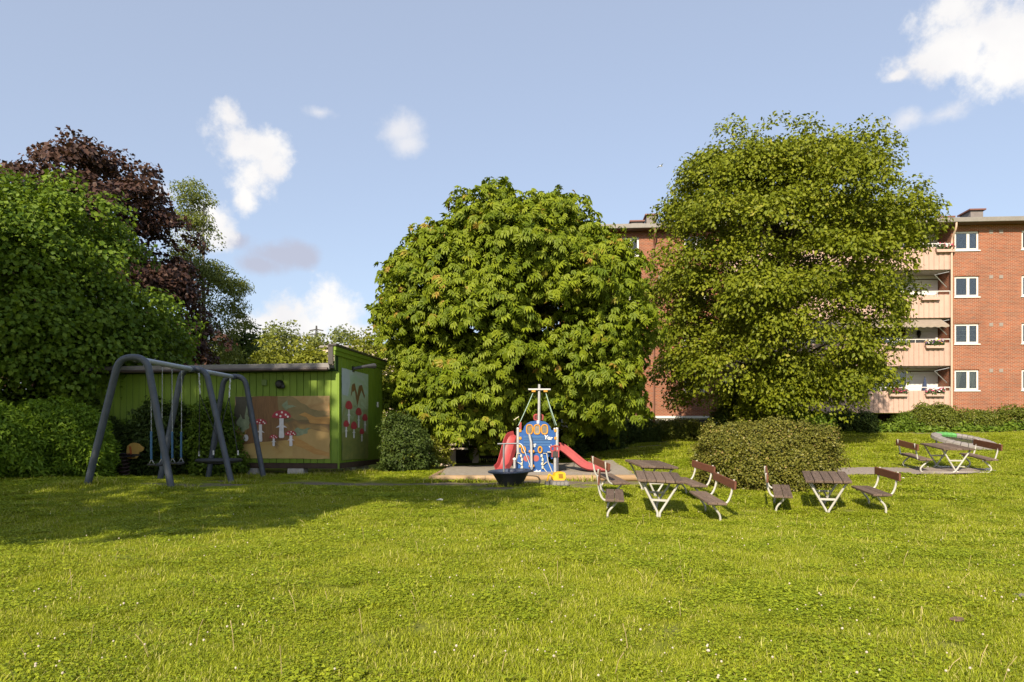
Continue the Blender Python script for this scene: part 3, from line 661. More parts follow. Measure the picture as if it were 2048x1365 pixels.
tree('chestnut_tree','broad horse chestnut with hanging palmate leaves behind the play tower','tree',1035,26.5,
  [(800,862),(770,800),(775,750),(752,705),(768,660),(748,605),(750,560),(775,530),(790,490),(812,462),(855,455),(880,420),(915,395),(935,380),(990,386),(1030,380),(1080,392),(1120,386),(1165,390),(1188,432),(1232,452),(1275,470),(1290,520),(1283,560),(1305,600),(1308,650),(1300,700),(1312,745),(1288,800),(1240,838),(1215,850),(1190,835),(1140,850),(1090,830),(1030,850),(985,868),(945,880),(905,875),(870,890),(835,850)],
  4.6, 2700, .58, 17, .27, chest, 3, 'palm', trunk_r=.34, nlimb=60, droop=.5, inner=.16, fringe=.45, core=(0,3.5), rl=.12, bough=9, rbough=1.9, fit=(.86,.92,0))
tree('lime_tree','tall dense lime tree in front of the pink balconies','tree',1563,31,
  [(1560,835),(1500,815),(1440,790),(1400,785),(1370,800),(1340,790),(1318,770),(1330,720),(1318,660),(1330,600),(1318,550),(1330,500),(1322,460),(1345,420),(1350,365),(1385,330),(1400,295),(1440,270),(1455,240),(1500,235),(1545,242),(1580,238),(1605,262),(1620,290),(1660,288),(1690,270),(1720,285),(1755,265),(1782,268),(1790,310),(1800,350),(1798,385),(1835,390),(1868,420),(1872,470),(1855,510),(1868,545),(1840,590),(1815,620),(1806,670),(1790,690),(1800,730),(1785,775),(1750,790),(1690,800),(1640,790),(1600,815)],
  5.6, 3300, .62, 50, .165, lime, 8, trunk_r=.27, trunk_x=1563, nlimb=80, droop=.6, inner=.18, fringe=.5, width=.33, rl=.11, core=(0,5.0), bough=11, rbough=2.0, fit=(.90,.92,-.5))
tree('maple_tree','large green maple at the left edge, shaded below and sunlit on top','tree',120,23,
  [(-330,860),(-340,600),(-300,450),(-200,400),(-100,370),(-40,400),(-15,350),(22,352),(32,385),(40,335),(75,318),(104,345),(108,410),(135,400),(165,352),(195,372),(205,415),(235,395),(245,440),(278,428),(282,470),(270,500),(285,545),(330,560),(370,580),(385,620),(378,680),(360,730),(320,760),(335,800),(300,830),(200,850),(100,850),(0,860)],
  3.6, 2500, .55, 46, .155, lush, 21, trunk_r=.3, trunk_x=60, nlimb=60, droop=.4, inner=.15, fringe=.65, width=.42, core=(-1.5,4.5), bough=16, rbough=2.5, fit=(.96,.90,-.15))
tree('copper_maple','dark copper leaved maple rising behind the green maple','tree',210,32,
  [(-60,760),(-80,480),(-40,400),(20,380),(100,360),(105,325),(150,302),(185,315),(232,302),(240,330),(282,355),(288,390),(310,400),(315,440),(330,470),(335,505),(360,515),(375,540),(405,545),(412,590),(398,640),(410,700),(395,760),(300,790)],
  4.5, 1500, .62, 42, .20, purple, 5, trunk_r=.28, nlimb=50, droop=.2, inner=.2, fringe=.35, width=.46, bough=11, rbough=2.1, fit=(1.0,1.0,.1))
tree('birch_tree','slender birch with hanging twigs behind the copper maple','tree',412,38,
  [(385,740),(375,640),(350,520),(345,490),(365,480),(362,430),(372,375),(388,372),(402,400),(398,440),(412,470),(408,500),(432,505),(455,540),(450,570),(478,565),(482,610),(468,650),(470,700),(450,745)],
  1.7, 460, .58, 52, .14, birch_l, 12, trunk_r=.17, trunk_x=402, nlimb=40, droop=1.2, inner=.3, fringe=.3, width=.3, bk=birch_bark, trunk_top=.93, rl=.035, bough=5, rbough=1.4)
# trees behind the viewpoint that throw the shade over the swings and the shed
SHO = [(-16,10.0),(-8,10.4),(-4.8,11),(-3.9,12),(-3.6,14.2),(-2.4,15.2),(-.7,15.2),(.8,17.2),(-.6,18.9),(-2.5,18.6),(-4.3,19.2),(-4.8,20.5),(-4.5,24.5),(-6,28),(-14,30),(-23,29.5),(-23,12)]
tl = math.tan(R(90-SUN_EL)); sxy = (tl*math.sin(R(SUN_AZ)),tl*math.cos(R(SUN_AZ))); SHT = Vector((-15.5,.5,gz(-15.5,.5)-.1))
poly = [(x-sxy[0]*(y-SHT.y)/sxy[1]-SHT.x,(y-SHT.y)/sxy[1]-SHT.z) for x,y in SHO]
rg = np.random.default_rng(41); t_ = thing('shade_tree','tall spreading broadleaf tree behind and left of the viewpoint','tree',SHT)
V,F,r_,C = crown(poly,2.4,950,.85,36,.36,rg,inner=.2,width=.45,fringe=.2); link('crown', np_mesh('shade_crown',V,F,{'rnd':r_}), lush, t_)
trunk_mesh((0,0,0),(0,0,17),.35,C,40,rg).build('trunk', bark, t_, True)
# background trees seen over the shed roof
bgt = [('dark broad tree beside the birch over the shed roof',484,44,[(450,735),(452,690),(470,665),(495,658),(515,668),(505,700),(515,735)],1.6,90,.6,40,.2,dark_l),
       ('loose pale tree left of the pylon behind the shed',560,62,[(515,735),(520,690),(528,665),(548,655),(575,658),(596,668),(592,690),(605,705),(600,735)],3.0,120,.8,34,.28,far_l),
       ('small far tree below the pylon',625,85,[(595,735),(600,690),(622,675),(650,680),(660,735)],3.0,60,1.0,34,.36,far_l),
       ('far round tree right of the pylon over the shed roof',690,85,[(655,735),(662,680),(690,660),(718,668),(735,690),(735,735)],4.0,80,1.0,34,.36,far_l),
       ('yellow green tree between the shed roof and the chestnut',745,40,[(705,760),(712,690),(735,670),(760,665),(790,690),(800,780),(790,880),(750,880)],2.0,150,.6,40,.2,yell)]
for i,(lb,x0,d,pp,dp,nc,rc,nl,lf,lm) in enumerate(bgt):
    tree('background_tree',lb,'tree',x0,d,pp,dp,nc,rc,nl,lf,lm,60+i,trunk_r=.15,nlimb=14,fringe=.3,inner=.3,width=.36,group='trees behind the shed')
for i,(lb,x0,d,pp) in enumerate([('yellow green bush mass left behind the shed roof',560,29,[(500,850),(505,722),(530,705),(570,698),(605,712),(610,850)]),('yellow green bush mass right behind the shed roof',625,28,[(590,850),(595,715),(615,698),(640,692),(655,712),(660,850)])]):
    tree('background_bush',lb,'bush',x0,d,pp,1.2,130,.5,42,.16,yell,80+i,trunk_r=.06,nlimb=8,fringe=.2,inner=.2,width=.36,group='bushes behind the shed')
# extra woodland far behind so that no bare horizon shows
for i,(x0,d,top,wd) in enumerate([(-150,60,560,150),(330,70,690,120),(450,75,700,100),(850,60,700,150),(760,95,690,80),(1000,55,700,140)]):
    tree('background_tree',['tree at the far left behind the maple','tree low behind the copper maple','tree low behind the birch','tree behind the left of the chestnut','far tree between shed and chestnut','tree behind the chestnut crown'][i],'tree',x0,d,[(x0-wd,880),(x0-wd,top+60),(x0-wd*.5,top),(x0+wd*.4,top-8),(x0+wd,top+50),(x0+wd,880)],4.0,150,1.1,34,.40,far_l if i != 0 else dark_l,100+i,trunk_r=.2,nlimb=14,fringe=.3,inner=.2,width=.4,group='trees behind the shed')

# ------------------------------------------------------------------ shrubs and hedges
def shrub(name,label,x0,d,pp,depth,nclump,rclump,nleaf,leaf,lm,seed,cat='shrub',group=None,**kw):
    kw.setdefault('inner',.12); kw.setdefault('fringe',.15)
    return tree(name,label,cat,x0,d,pp,depth,nclump,rclump,nleaf,leaf,lm,seed,trunk_r=.05,nlimb=14,group=group,rl=.02,**kw)
shrub('clipped_bush','big clipped rounded bush between the two picnic sets',1530,17.7,
  [(1420,1008),(1402,970),(1390,925),(1393,885),(1400,862),(1440,852),(1500,848),(1560,850),(1620,852),(1655,862),(1672,890),(1672,930),(1660,955),(1645,985),(1590,1005),(1500,1010)],
  1.2,1900,.19,40,.055,bush_l,31,cat='bush',width=.42,flat=.95,droop=0,fringe=.22)
for i,(lb,x0,d,pp,lm,sd) in enumerate([
  ('front left leafy shrub of the row at the left edge',40,17.5,[(-90,965),(-90,850),(-40,825),(0,822),(40,830),(80,845),(95,880),(100,950),(60,965)],spirea,1),
  ('taller leafy shrub beside the left foot of the swing frame',130,18.5,[(60,965),(55,850),(70,818),(110,808),(150,812),(190,835),(210,870),(222,920),(215,955),(150,965)],spirea,2),
  ('low leafy shrub behind the dog spring rider',215,21.3,[(190,950),(190,870),(215,850),(245,860),(265,880),(260,945)],dark_l,3)]):
    shrub('leafy_shrub',lb,x0,d,pp,[1.1,1.1,.6][i],480,.22,44,.13,lm,130+i,group='leafy shrubs along the left edge',width=.19,droop=.1,fringe=.45)
for i,(lb,x0,d,pp) in enumerate([
  ('dark shrub in front of the shed between the swing chains',330,20.95,[(270,952),(268,850),(290,815),(320,805),(355,812),(380,840),(390,900),(385,950)]),
  ('dark shrub behind the nest swing at the shed wall',425,20.6,[(385,950),(385,850),(400,815),(425,805),(450,825),(465,880),(490,930),(480,955)]),
  ('dark shrub under the maple behind the swing',110,21.5,[(-60,930),(-60,800),(40,780),(150,775),(230,790),(240,930)])]):
    shrub('dark_shrub',lb,x0,d,pp,.32 if i < 2 else .7,300,.24,40,.11,fresh if i == 1 else dark_l,140+i,group='dark shrubs in front of the shed',width=.3,fringe=.3)
shrub('round_shrub','rounded dark shrub at the right end of the shed',808,22.3,[(765,940),(762,870),(772,840),(800,832),(830,840),(850,865),(862,895),(858,935),(820,942)],.9,330,.22,44,.085,dark_l,151,fringe=.2)
shrub('yellow_shrub','yellow green sprigs beside the rounded dark shrub',872,24.0,[(850,930),(855,890),(870,868),(892,872),(900,895),(893,925)],.5,90,.2,34,.10,yell,152,fringe=.3)
hed = [('tall dark clipped hedge under the lowest balcony',1705,36.2,[(1655,872),(1655,835),(1665,828),(1745,826),(1752,835),(1752,872)],.7,420,.22,44,.10,dark_l),
  ('shaggy green hedge shrub right of the dark hedge',1785,37,[(1740,868),(1750,850),(1775,845),(1800,835),(1820,838),(1830,866)],.8,160,.25,44,.11,fresh),
  ('highest rounded hedge shrub below the pink balcony end',1862,37,[(1805,868),(1808,830),(1830,815),(1860,810),(1890,812),(1915,825),(1920,866)],.9,380,.24,46,.10,box_h),
  ('hedge shrub below the brick wall beside the highest one',1955,37,[(1905,864),(1908,828),(1940,820),(1975,824),(1995,835),(2000,862)],.9,330,.24,46,.10,box_h),
  ('hedge shrub at the right edge below the brick wall',2045,37,[(1985,862),(1990,828),(2010,818),(2060,815),(2110,820),(2110,860)],.9,380,.24,46,.10,box_h),
  ('dark hedge shrub left of the drain pipe foot',1275,34.2,[(1228,896),(1232,855),(1250,842),(1285,838),(1315,845),(1320,886)],.9,330,.24,46,.10,dark_l),
  ('green hedge shrub in front of the plinth band',1355,35,[(1310,886),(1312,848),(1335,842),(1370,840),(1405,848),(1410,882)],.8,300,.24,46,.10,box_h),
  ('dark shrub in the shade right of the play tower',1205,31,[(1150,920),(1150,862),(1180,848),(1215,845),(1240,855),(1245,900)],.9,300,.26,46,.11,dark_l),
  ('dark shrub hidden behind the slide',1130,29.5,[(1080,928),(1082,880),(1110,860),(1150,860),(1165,880),(1168,920)],.9,220,.26,46,.11,dark_l)]
for i,(lb,x0,d,pp,dp,nc,rc,nl,lf,lm) in enumerate(hed): shrub('hedge_shrub',lb,x0,d,pp,dp,nc,rc,nl,lf,lm,160+i,group='hedge shrubs below the brick building')
shrub('conifer_shrub','feathery dark green shrub left of the lime trunk',1470,33,[(1415,872),(1418,835),(1440,815),(1465,800),(1490,808),(1508,825),(1515,865)],1.0,300,.26,46,.12,dark_l,181,width=.2,fringe=.3)
shrub('sapling','large leaved sapling at the foot of the lime trunk',1605,29.5,[(1560,872),(1565,845),(1590,832),(1630,828),(1660,845),(1655,865),(1620,872)],.7,120,.22,30,.18,fresh,182,width=.42,fringe=.4)
# ground cover in front of the hedge
GCV = []
rg = np.random.default_rng(77); n = 2600
px = rg.uniform(1735,2120,n); dd = np.where(px > 1900, rg.uniform(35.4,36.4,n), rg.uniform(35.6,36.6,n)); X = (px-1024)/FPX*dd; Z = gz_np(X,dd)
Q = np.stack([X,dd,Z+rg.random(n)*.45*(dd-35.0)/1.5],1); N = unit(rg.normal(0,.5,(n,3))+np.array([0,-.4,.8])); V,F,r_ = kites(Q,N,rg.normal(0,1,(n,3)),.16*(.6+.8*rg.random(n)),.4,rg)
tag(link('ground_cover', np_mesh('ground_cover',V,F,{'rnd':r_}), fresh), 'bright ground cover along the foot of the hedge', 'ground cover', kind='stuff')

# ------------------------------------------------------------------ green shed
SHROT = math.atan2(-SU.y,-SU.x)
shed = thing('garden_shed','green boarded flat roofed shed standing on concrete blocks','shed',(SHED_C.x,SHED_C.y,0),SHROT)
def ss(px): k = (px-1024)/FPX; return -(k*SHED_C.y-SHED_C.x)/(SU.x-k*SU.y)      # local x on the front (negative to the left)
def sv(px): k = (px-1024)/FPX; return (k*SHED_C.y-SHED_C.x)/(SV.x-k*SV.y)       # local y on the side
def zf(y, d=20.5): return EYE+(HOR-y)/FPX*d
green = mat('green_board_paint',(.10,.175,.007),.6,col2=(.15,.235,.013),vscale=2.2,stretch=(3,3,.5),bump=.25,bscale=40)
green_d = mat('green_gap',(.02,.045,.006),.9)
felt = mat('grey_roof_felt',(.13,.125,.125),.85,var=.3,vscale=3)
SW,SD = 9.6,4.0; WB,WT = zf(927),zf(743); GT = zf(691)
m = MB(); m.box(-SW,-.05,.03,SD,WB,WT+.1); m.build('wall', green_d, shed)
NBF = 44; bw = SW/NBF
bm_ = MB(); bm_.box(.006,bw-.006,0,.026,0,WT-WB,bev=.008); bme = bm_.mesh('front_board')
for k in range(NBF):
    o = link('board', bme, green, shed); o.location = (-SW+k*bw-.02,(k%2)*.004,WB)
NSB = 20; sw_ = (SD-.02)/NSB
bm_ = MB(); bm_.box(-.03,0,.006,sw_-.006,0,GT-.33-WB,bev=.008); bme2 = bm_.mesh('side_board')
for k in range(NSB):
    o = link('board', bme2, green, shed); o.location = ((k%2)*.004,.03+k*sw_,WB)
m = MB(); m.box(-.14,-.032,.02,SD,WB,GT-.1); m.build('gable_wall', green_d, shed)
m = MB(); m.box(-.02,.04,-.34,SD+.25,GT-.33,GT-.075,bev=.012); m.build('fascia_board', green, shed)
m = MB(); m.box(-.01,.075,-.36,SD+.27,GT-.20,GT-.07,bev=.012); m.build('fascia_board', green, shed)
m = MB(); m.box(-.17,.10,-.40,SD+.3,GT-.068,GT,bev=.012); m.build('parapet_cap', mat('dark_flashing',(.035,.03,.028),.5), shed)
m = MB(); m.box(-.17,-.022,-.37,-.30,zf(731),GT-.07); m.build('parapet_end', mat('dark_flashing',(.035,.03,.028),.5), shed)
m = MB(); m.add([(-SW-.2,-.32,zf(731)),(-.15,-.32,zf(731)),(-.15,SD,zf(731)+.12),(-SW-.2,SD,zf(731)+.12),(-SW-.2,-.32,zf(737)),(-.15,-.32,zf(737)),(-.15,SD,zf(737)),(-SW-.2,SD,zf(737))], [(0,1,2,3),(4,7,6,5),(0,4,5,1),(1,5,6,2),(0,3,7,4),(2,6,7,3)]); m.build('roof', felt, shed)
m = MB(); m.box(-SW-.2,-.15,-.335,-.25,zf(741),zf(728.5),bev=.01); m.build('roof_edge', mat('grey_roof_edge',(.17,.16,.16),.6,var=.2), shed)
m = MB(); m.tube([(-SW-.2,-.37,zf(740)),(-.18,-.37,zf(740.5))], .05, 8); m.build('gutter', mat('dark_gutter',(.05,.035,.032),.5), shed)
m = MB(); m.box(-SW,.02,.02,.12,zf(938),WB-.003); m.build('base_beam', mat('brown_beam',(.045,.024,.016),.8,var=.4), shed)
m = MB(); m.box(-.09,.03,.125,SD,zf(938),WB-.003); m.build('base_beam', mat('brown_beam',(.045,.024,.016),.8,var=.4), shed)
m = MB(); m.box(-.02,.035,-.03,.02,zf(938),WT-.02,bev=.008); m.build('corner_board', green, shed)
for i,(x,y,w) in enumerate(((ss(590),.12,.52),(ss(503),.12,.36),(ss(430),.12,.4),(-.2,sv(712),.25),(-.2,sv(735),.3),(-6,2,.4),(-8.5,.3,.4),(-3,3.4,.4))):
    wp = Vector((SHED_C.x,SHED_C.y,0))+SV*y-SU*x; g = gz(wp.x,wp.y)
    m = MB(); m.box(x-w/2,x+w/2,y-.1,y+.25,g-.15,zf(938)-.003,bev=.015); m.build('concrete_block', concrete, shed)
def shed_pt(x, y, z): return Vector((SHED_C.x,SHED_C.y,0))-SU*x+SV*y+Vector((0,0,z))
# murals: a generic woodland with toadstools in the colours of the painted panels
def mural_bg(name, cols, sc, dist=1.4, off=0):
    m = bpy.data.materials.new(name); m.use_nodes = True; t = m.node_tree; b = t.nodes['Principled BSDF']; b.inputs['Roughness'].default_value = .6
    tc = t.nodes.new('ShaderNodeTexCoord'); sp = t.nodes.new('ShaderNodeSeparateXYZ'); t.links.new(tc.outputs['Generated'], sp.inputs[0])
    nz = t.nodes.new('ShaderNodeTexNoise'); nz.inputs['Scale'].default_value = sc; nz.inputs['Detail'].default_value = 4; nz.inputs['Distortion'].default_value = dist
    mp = t.nodes.new('ShaderNodeMapping'); mp.inputs['Location'].default_value = (off,off,0); mp.inputs['Scale'].default_value = (.7,.7,1.3)
    t.links.new(tc.outputs['Object'], mp.inputs[0]); t.links.new(mp.outputs[0], nz.inputs['Vector'])
    ad = t.nodes.new('ShaderNodeMath'); ad.operation = 'MULTIPLY_ADD'; ad.inputs[1].default_value = .9; ad.inputs[2].default_value = -.45
    t.links.new(nz.outputs[0], ad.inputs[0]); a2 = t.nodes.new('ShaderNodeMath'); t.links.new(ad.outputs[0], a2.inputs[0]); t.links.new(sp.outputs[2], a2.inputs[1])
    cr = t.nodes.new('ShaderNodeValToRGB'); t.links.new(a2.outputs[0], cr.inputs[0]); el = cr.color_ramp.elements
    for i,(p,c) in enumerate(cols):
        e = el[i] if i < 2 else el.new(p); e.position = p; e.color = (*c,1)
    t.links.new(cr.outputs[0], b.inputs['Base Color']); return m
def ell(cx, cz, rx, rz, n=14, a0=0, a1=2*math.pi): return [(cx+rx*math.cos(a), cz+rz*math.sin(a)) for a in [a0+(a1-a0)*i/n for i in range(n)]]
def blotch(poly, rg, amp=.02, sub=4):
    out = []
    for i in range(len(poly)):
        a,b_ = poly[i],poly[(i+1)%len(poly)]
        for k in range(sub): f = k/sub; out.append((a[0]+(b_[0]-a[0])*f+rg.uniform(-amp,amp), a[1]+(b_[1]-a[1])*f+rg.uniform(-amp,amp)))
    return out
CAP = mat('mural_red',(.33,.03,.045),.6,var=.25,vscale=9); STEM = mat('mural_white',(.60,.58,.60),.6,var=.15,vscale=9); SPOT = mat('mural_spot',(.7,.66,.62),.6)
BRN = mat('mural_brown',(.075,.034,.014),.6,col2=(.20,.10,.035),vscale=5,stretch=(4,1,.6)); ORG = mat('mural_ochre',(.30,.13,.03),.6,col2=(.42,.24,.07),vscale=3,stretch=(.7,1,3)); FRN = mat('mural_fern',(.10,.14,.07),.6,col2=(.26,.30,.19),vscale=8); DRK = mat('mural_dark',(.05,.045,.03),.6,var=.3); TAN = mat('mural_tan',(.34,.22,.075),.6,col2=(.45,.31,.12),vscale=2)
def mural(name, label, loc, rz, w, h, bgm, shapes):
    t_ = thing(name,label,'mural',loc,rz)
    m = MB(); m.box(0,w,-.012,0,0,h); m.build('panel', bgm, t_)
    for i,(nm,poly,mt) in enumerate(shapes):
        m = MB(); y = -.0135-.0012*i; m.prism([(x*w,z*h) for x,z in poly], y, y+.001); m.build(nm, mt, t_)
    return t_
rgm = random.Random(9)
a0,a1 = ss(471),ss(660); z0,z1 = zf(918),zf(792)
def toadstool(cx, zc, rcap, zs, ws, asp):
    L = [('painted_stem',[(cx-ws*.8,zc),(cx-ws*.8,zs+(zc-zs)*.62),(cx-ws*2.2,zs+(zc-zs)*.5),(cx-ws*.8,zs+(zc-zs)*.52),(cx-ws,zs+.02),(cx-ws*.7,zs),(cx+ws*.7,zs),(cx+ws,zs+.02),(cx+ws*.8,zs+(zc-zs)*.52),(cx+ws*2.2,zs+(zc-zs)*.5),(cx+ws*.8,zs+(zc-zs)*.62),(cx+ws*.8,zc)],STEM),
         ('painted_cap',ell(cx,zc,rcap,rcap*asp*.72,12,0,math.pi)+[(cx-rcap,zc),(cx-rcap*.5,zc-rcap*.16),(cx+rcap*.5,zc-rcap*.16),(cx+rcap,zc)],CAP)]
    for dx,dz in ((-.5,.28),(.05,.5),(.45,.26),(-.1,.12),(.68,.06)): L.append(('painted_dot',ell(cx+dx*rcap,zc+dz*rcap*asp,rcap*.11,rcap*.11*asp,8),SPOT))
    return L
asp = (a1-a0)/(z1-z0)
shp = [('painted_shadow',blotch([(.0,.55),(.0,.998),(.22,.998),(.2,.6),(.1,.45)],rgm,.01),DRK),('painted_shadow',blotch([(.44,.998),(.62,.998),(.80,.80),(.98,.74),(.9,.62),(.66,.62),(.46,.7)],rgm,.01),mat('mural_olive',(.13,.11,.045),.6,col2=(.24,.17,.07),vscale=3)),('painted_hill',blotch([(.62,.0),(.62,.35),(.80,.48),(1,.40),(1,.0)],rgm,.008),TAN),
  ('painted_trunk',blotch([(.0,.20),(.10,.36),(.17,.60),(.19,.998),(.45,.998),(.47,.62),(.60,.40),(.62,.30),(.30,.27)],rgm,.006),BRN),
  ('painted_fern',blotch([(.02,.55),(.06,.72),(.10,.62),(.13,.86),(.15,.66),(.16,.5),(.08,.42)],rgm,.01),FRN),
  ('painted_fern',blotch([(.50,.86),(.57,.95),(.56,.86),(.66,.84),(.54,.78)],rgm,.008),FRN),
  ('painted_branch',blotch([(.68,.70),(.74,.74),(.86,.66),(1,.67),(1,.80),(.985,.84),(1,.9),(1,.55),(.80,.56),(.76,.66)],rgm,.004),ORG),
  ('painted_thicket',blotch([(.62,.40),(.66,.50),(.74,.47),(.80,.50),(.76,.40),(.66,.36)],rgm,.01),FRN),
  ('painted_root',blotch([(.57,.32),(.63,.37),(.75,.26),(.86,.16),(1,.09),(1,.03),(.84,.08),(.70,.18),(.58,.24)],rgm,.005),ORG),
  ('painted_stone',ell(.12,.33,.026,.055),STEM)]
shp += toadstool(.275,.56,.070,.27,.020,asp)+toadstool(.50,.66,.100,.33,.028,asp)+toadstool(.60,.38,.060,.20,.018,asp)+toadstool(.42,.33,.045,.20,.013,asp)
bgf = mural_bg('mural_woodland',[(.0,(.42,.30,.11)),(.28,(.36,.23,.07)),(.45,(.17,.10,.04)),(.62,(.10,.09,.04)),(.80,(.30,.18,.07)),(1.0,(.38,.26,.11))],1.6)
mural('mural','wide brown painted woodland panel on the front of the green shed',shed_pt(a0,-.012,z0),SHROT,a1-a0,z1-z0,bgf,shp)
v0,v1 = sv(682.5),sv(735); zb0,zb1 = zf(922),zf(735)
shp2 = [('painted_sky',blotch([(.0,.72),(.0,.998),(.22,.998),(.30,.86),(.2,.7)],rgm,.01),mat('mural_pale_blue',(.36,.42,.46),.6,var=.1)),
  ('painted_arch',blotch([(.30,.70),(.36,.84),(.46,.86),(.56,.72),(.62,.84),(.74,.86),(.86,.74),(.84,.70),(.72,.80),(.64,.72),(.56,.60),(.46,.78),(.38,.76)],rgm,.006),BRN),
  ('painted_meadow',blotch([(.0,.0),(.0,.30),(.4,.34),(1,.28),(1,.0)],rgm,.012),mat('mural_meadow',(.10,.13,.035),.6,col2=(.22,.22,.06),vscale=4))]
asp2 = (v1-v0)/(zb1-zb0)
for cx,zc,rc,zs,ws in ((.24,.58,.13,.40,.030),(.14,.38,.10,.25,.025),(.42,.36,.12,.24,.028),(.60,.52,.12,.36,.03),(.85,.46,.11,.32,.028),(.72,.30,.09,.20,.022)): shp2 += toadstool(cx,zc,rc,zs,ws,asp2)[:2]
bgs = mural_bg('mural_glade',[(.0,(.10,.13,.04)),(.3,(.24,.25,.08)),(.5,(.20,.24,.12)),(.7,(.34,.40,.27)),(.85,(.30,.42,.30)),(1.0,(.36,.44,.42))],1.5,off=3)
mural('mural','tall pale green painted panel on the shaded end wall of the shed',shed_pt(.014,v0,zb0),SHROT+math.pi/2,v1-v0,zb1-zb0,bgs,shp2)
lp = thing('wall_lamp','round black bulkhead lamp above the brown painted panel','lamp',shed_pt(ss(561),-.02,zf(768)),SHROT)
m = MB(); m.add(*(lambda v,f:([Vector((x,-z,y)) for x,y,z in v],f))(*(lambda q:(q.v,q.f))(MB().lathe([(.0,.14),(.08,.13),(.13,.07),(.135,.02),(.12,0),(0,0)],18)))); m.build('housing', black, lp, True)
m = MB(); m.box(.05,.17,-.10,-.01,-.13,.0,bev=.03); m.build('sensor', black, lp)
lp = thing('wall_lamp','long dark lamp arm high on the shaded end wall of the shed','lamp',shed_pt(.014,sv(705),zf(731)),SHROT)
m = MB(); m.tube([(0,0,0),(.35,.25,.10),(.5,.6,.14)],[.05,.05,.09],8); m.build('arm', mat('lamp_grey',(.05,.05,.055),.5), lp, True)
m = MB(); m.box(-.0,.03,-.08,.08,-.1,.08); m.build('wall_plate', black, lp)
sb = thing('socket_box','small white switch box on the shaded end wall of the shed','switch',shed_pt(.013,sv(754),EYE+(HOR-810)/FPX*(20.5+.99*sv(754))),SHROT)
m = MB(); m.box(0,.04,-.06,.06,-.09,.09,bev=.01); m.build('box', white_paint, sb)
jb = thing('junction_box','small green junction box left of the bulkhead lamp','box',shed_pt(ss(530),-.02,zf(764)),SHROT)
m = MB(); m.box(-.08,.08,-.04,0,-.09,.09,bev=.01); m.build('box', mat('pale_green_box',(.13,.19,.05),.6), jb)

# ------------------------------------------------------------------ swing frame
SWB = [P(266,716,15),P(388,741,17.6),P(469,752,19.9)]
for p in SWB: p.z = 3.18
sx0 = SWB[0].x
sf = thing('swing_set','large blue grey swing frame of three bent pipe arches','swing set',(sx0,15,0))
feet = [((174,971,15),(344,978,15)),((322,953,17.7),(464,966,17.6)),((400,942,20.2),(528,955,19.9))]
for i,(fa,fb) in enumerate(feet):
    a,b_ = P(*fa),P(*fb); a.z = gz(a.x,a.y)-.05; b_.z = gz(b_.x,b_.y)-.05; c = SWB[i]
    wd = .30
    if i: a = Vector((c.x-(b_.x-c.x)*.95, b_.y+.1, gz(c.x-.9,b_.y)-.05))
    pts = bent([a,Vector((c.x-wd,c.y,c.z+.02)),Vector((c.x+wd,c.y,c.z+.02)),b_], .28, 7)
    o = MB().tube([p-Vector((sx0,15,0)) for p in pts], .075, 12).build('arch', paint_grey, sf, True)
for i in (0,1):
    a,b_ = SWB[i]-Vector((sx0,15,0)),SWB[i+1]-Vector((sx0,15,0)); dr = (b_-a).normalized()
    MB().tube([a+dr*.05,b_-dr*.05], .062, 12).build('top_beam', mat('pale_beam',(.33,.36,.40),.45,metal=.3,var=.15), sf, True)
    for q in (a+dr*.12,b_-dr*.12): MB().tube([q-dr*.06,q+dr*.06], .082, 12).build('collar', paint_grey, sf, True)
def chain(m, a, b_, r=.011, pitch=.075):
    a,b_ = Vector(a),Vector(b_); n = max(2,int((b_-a).length/pitch))
    for k in range(n):
        p,q = a.lerp(b_,k/n),a.lerp(b_,(k+.95)/n); m.tube([p,p.lerp(q,.5)+Vector(((r*.8),0,0) if k%2 else (0,r*.8,0)),q], r, 4, cap=False)
sleeve = mat('blue_chain_sleeve',(.035,.11,.22),.6,var=.2); rubber = mat('black_rubber',(.02,.021,.024),.6,var=.3)
dark_chain = mat('chain_steel',(.30,.30,.29),.5,metal=.4,var=.2)
bd = (SWB[1]-SWB[0]).normalized(); beam_len = (SWB[1]-SWB[0]).length
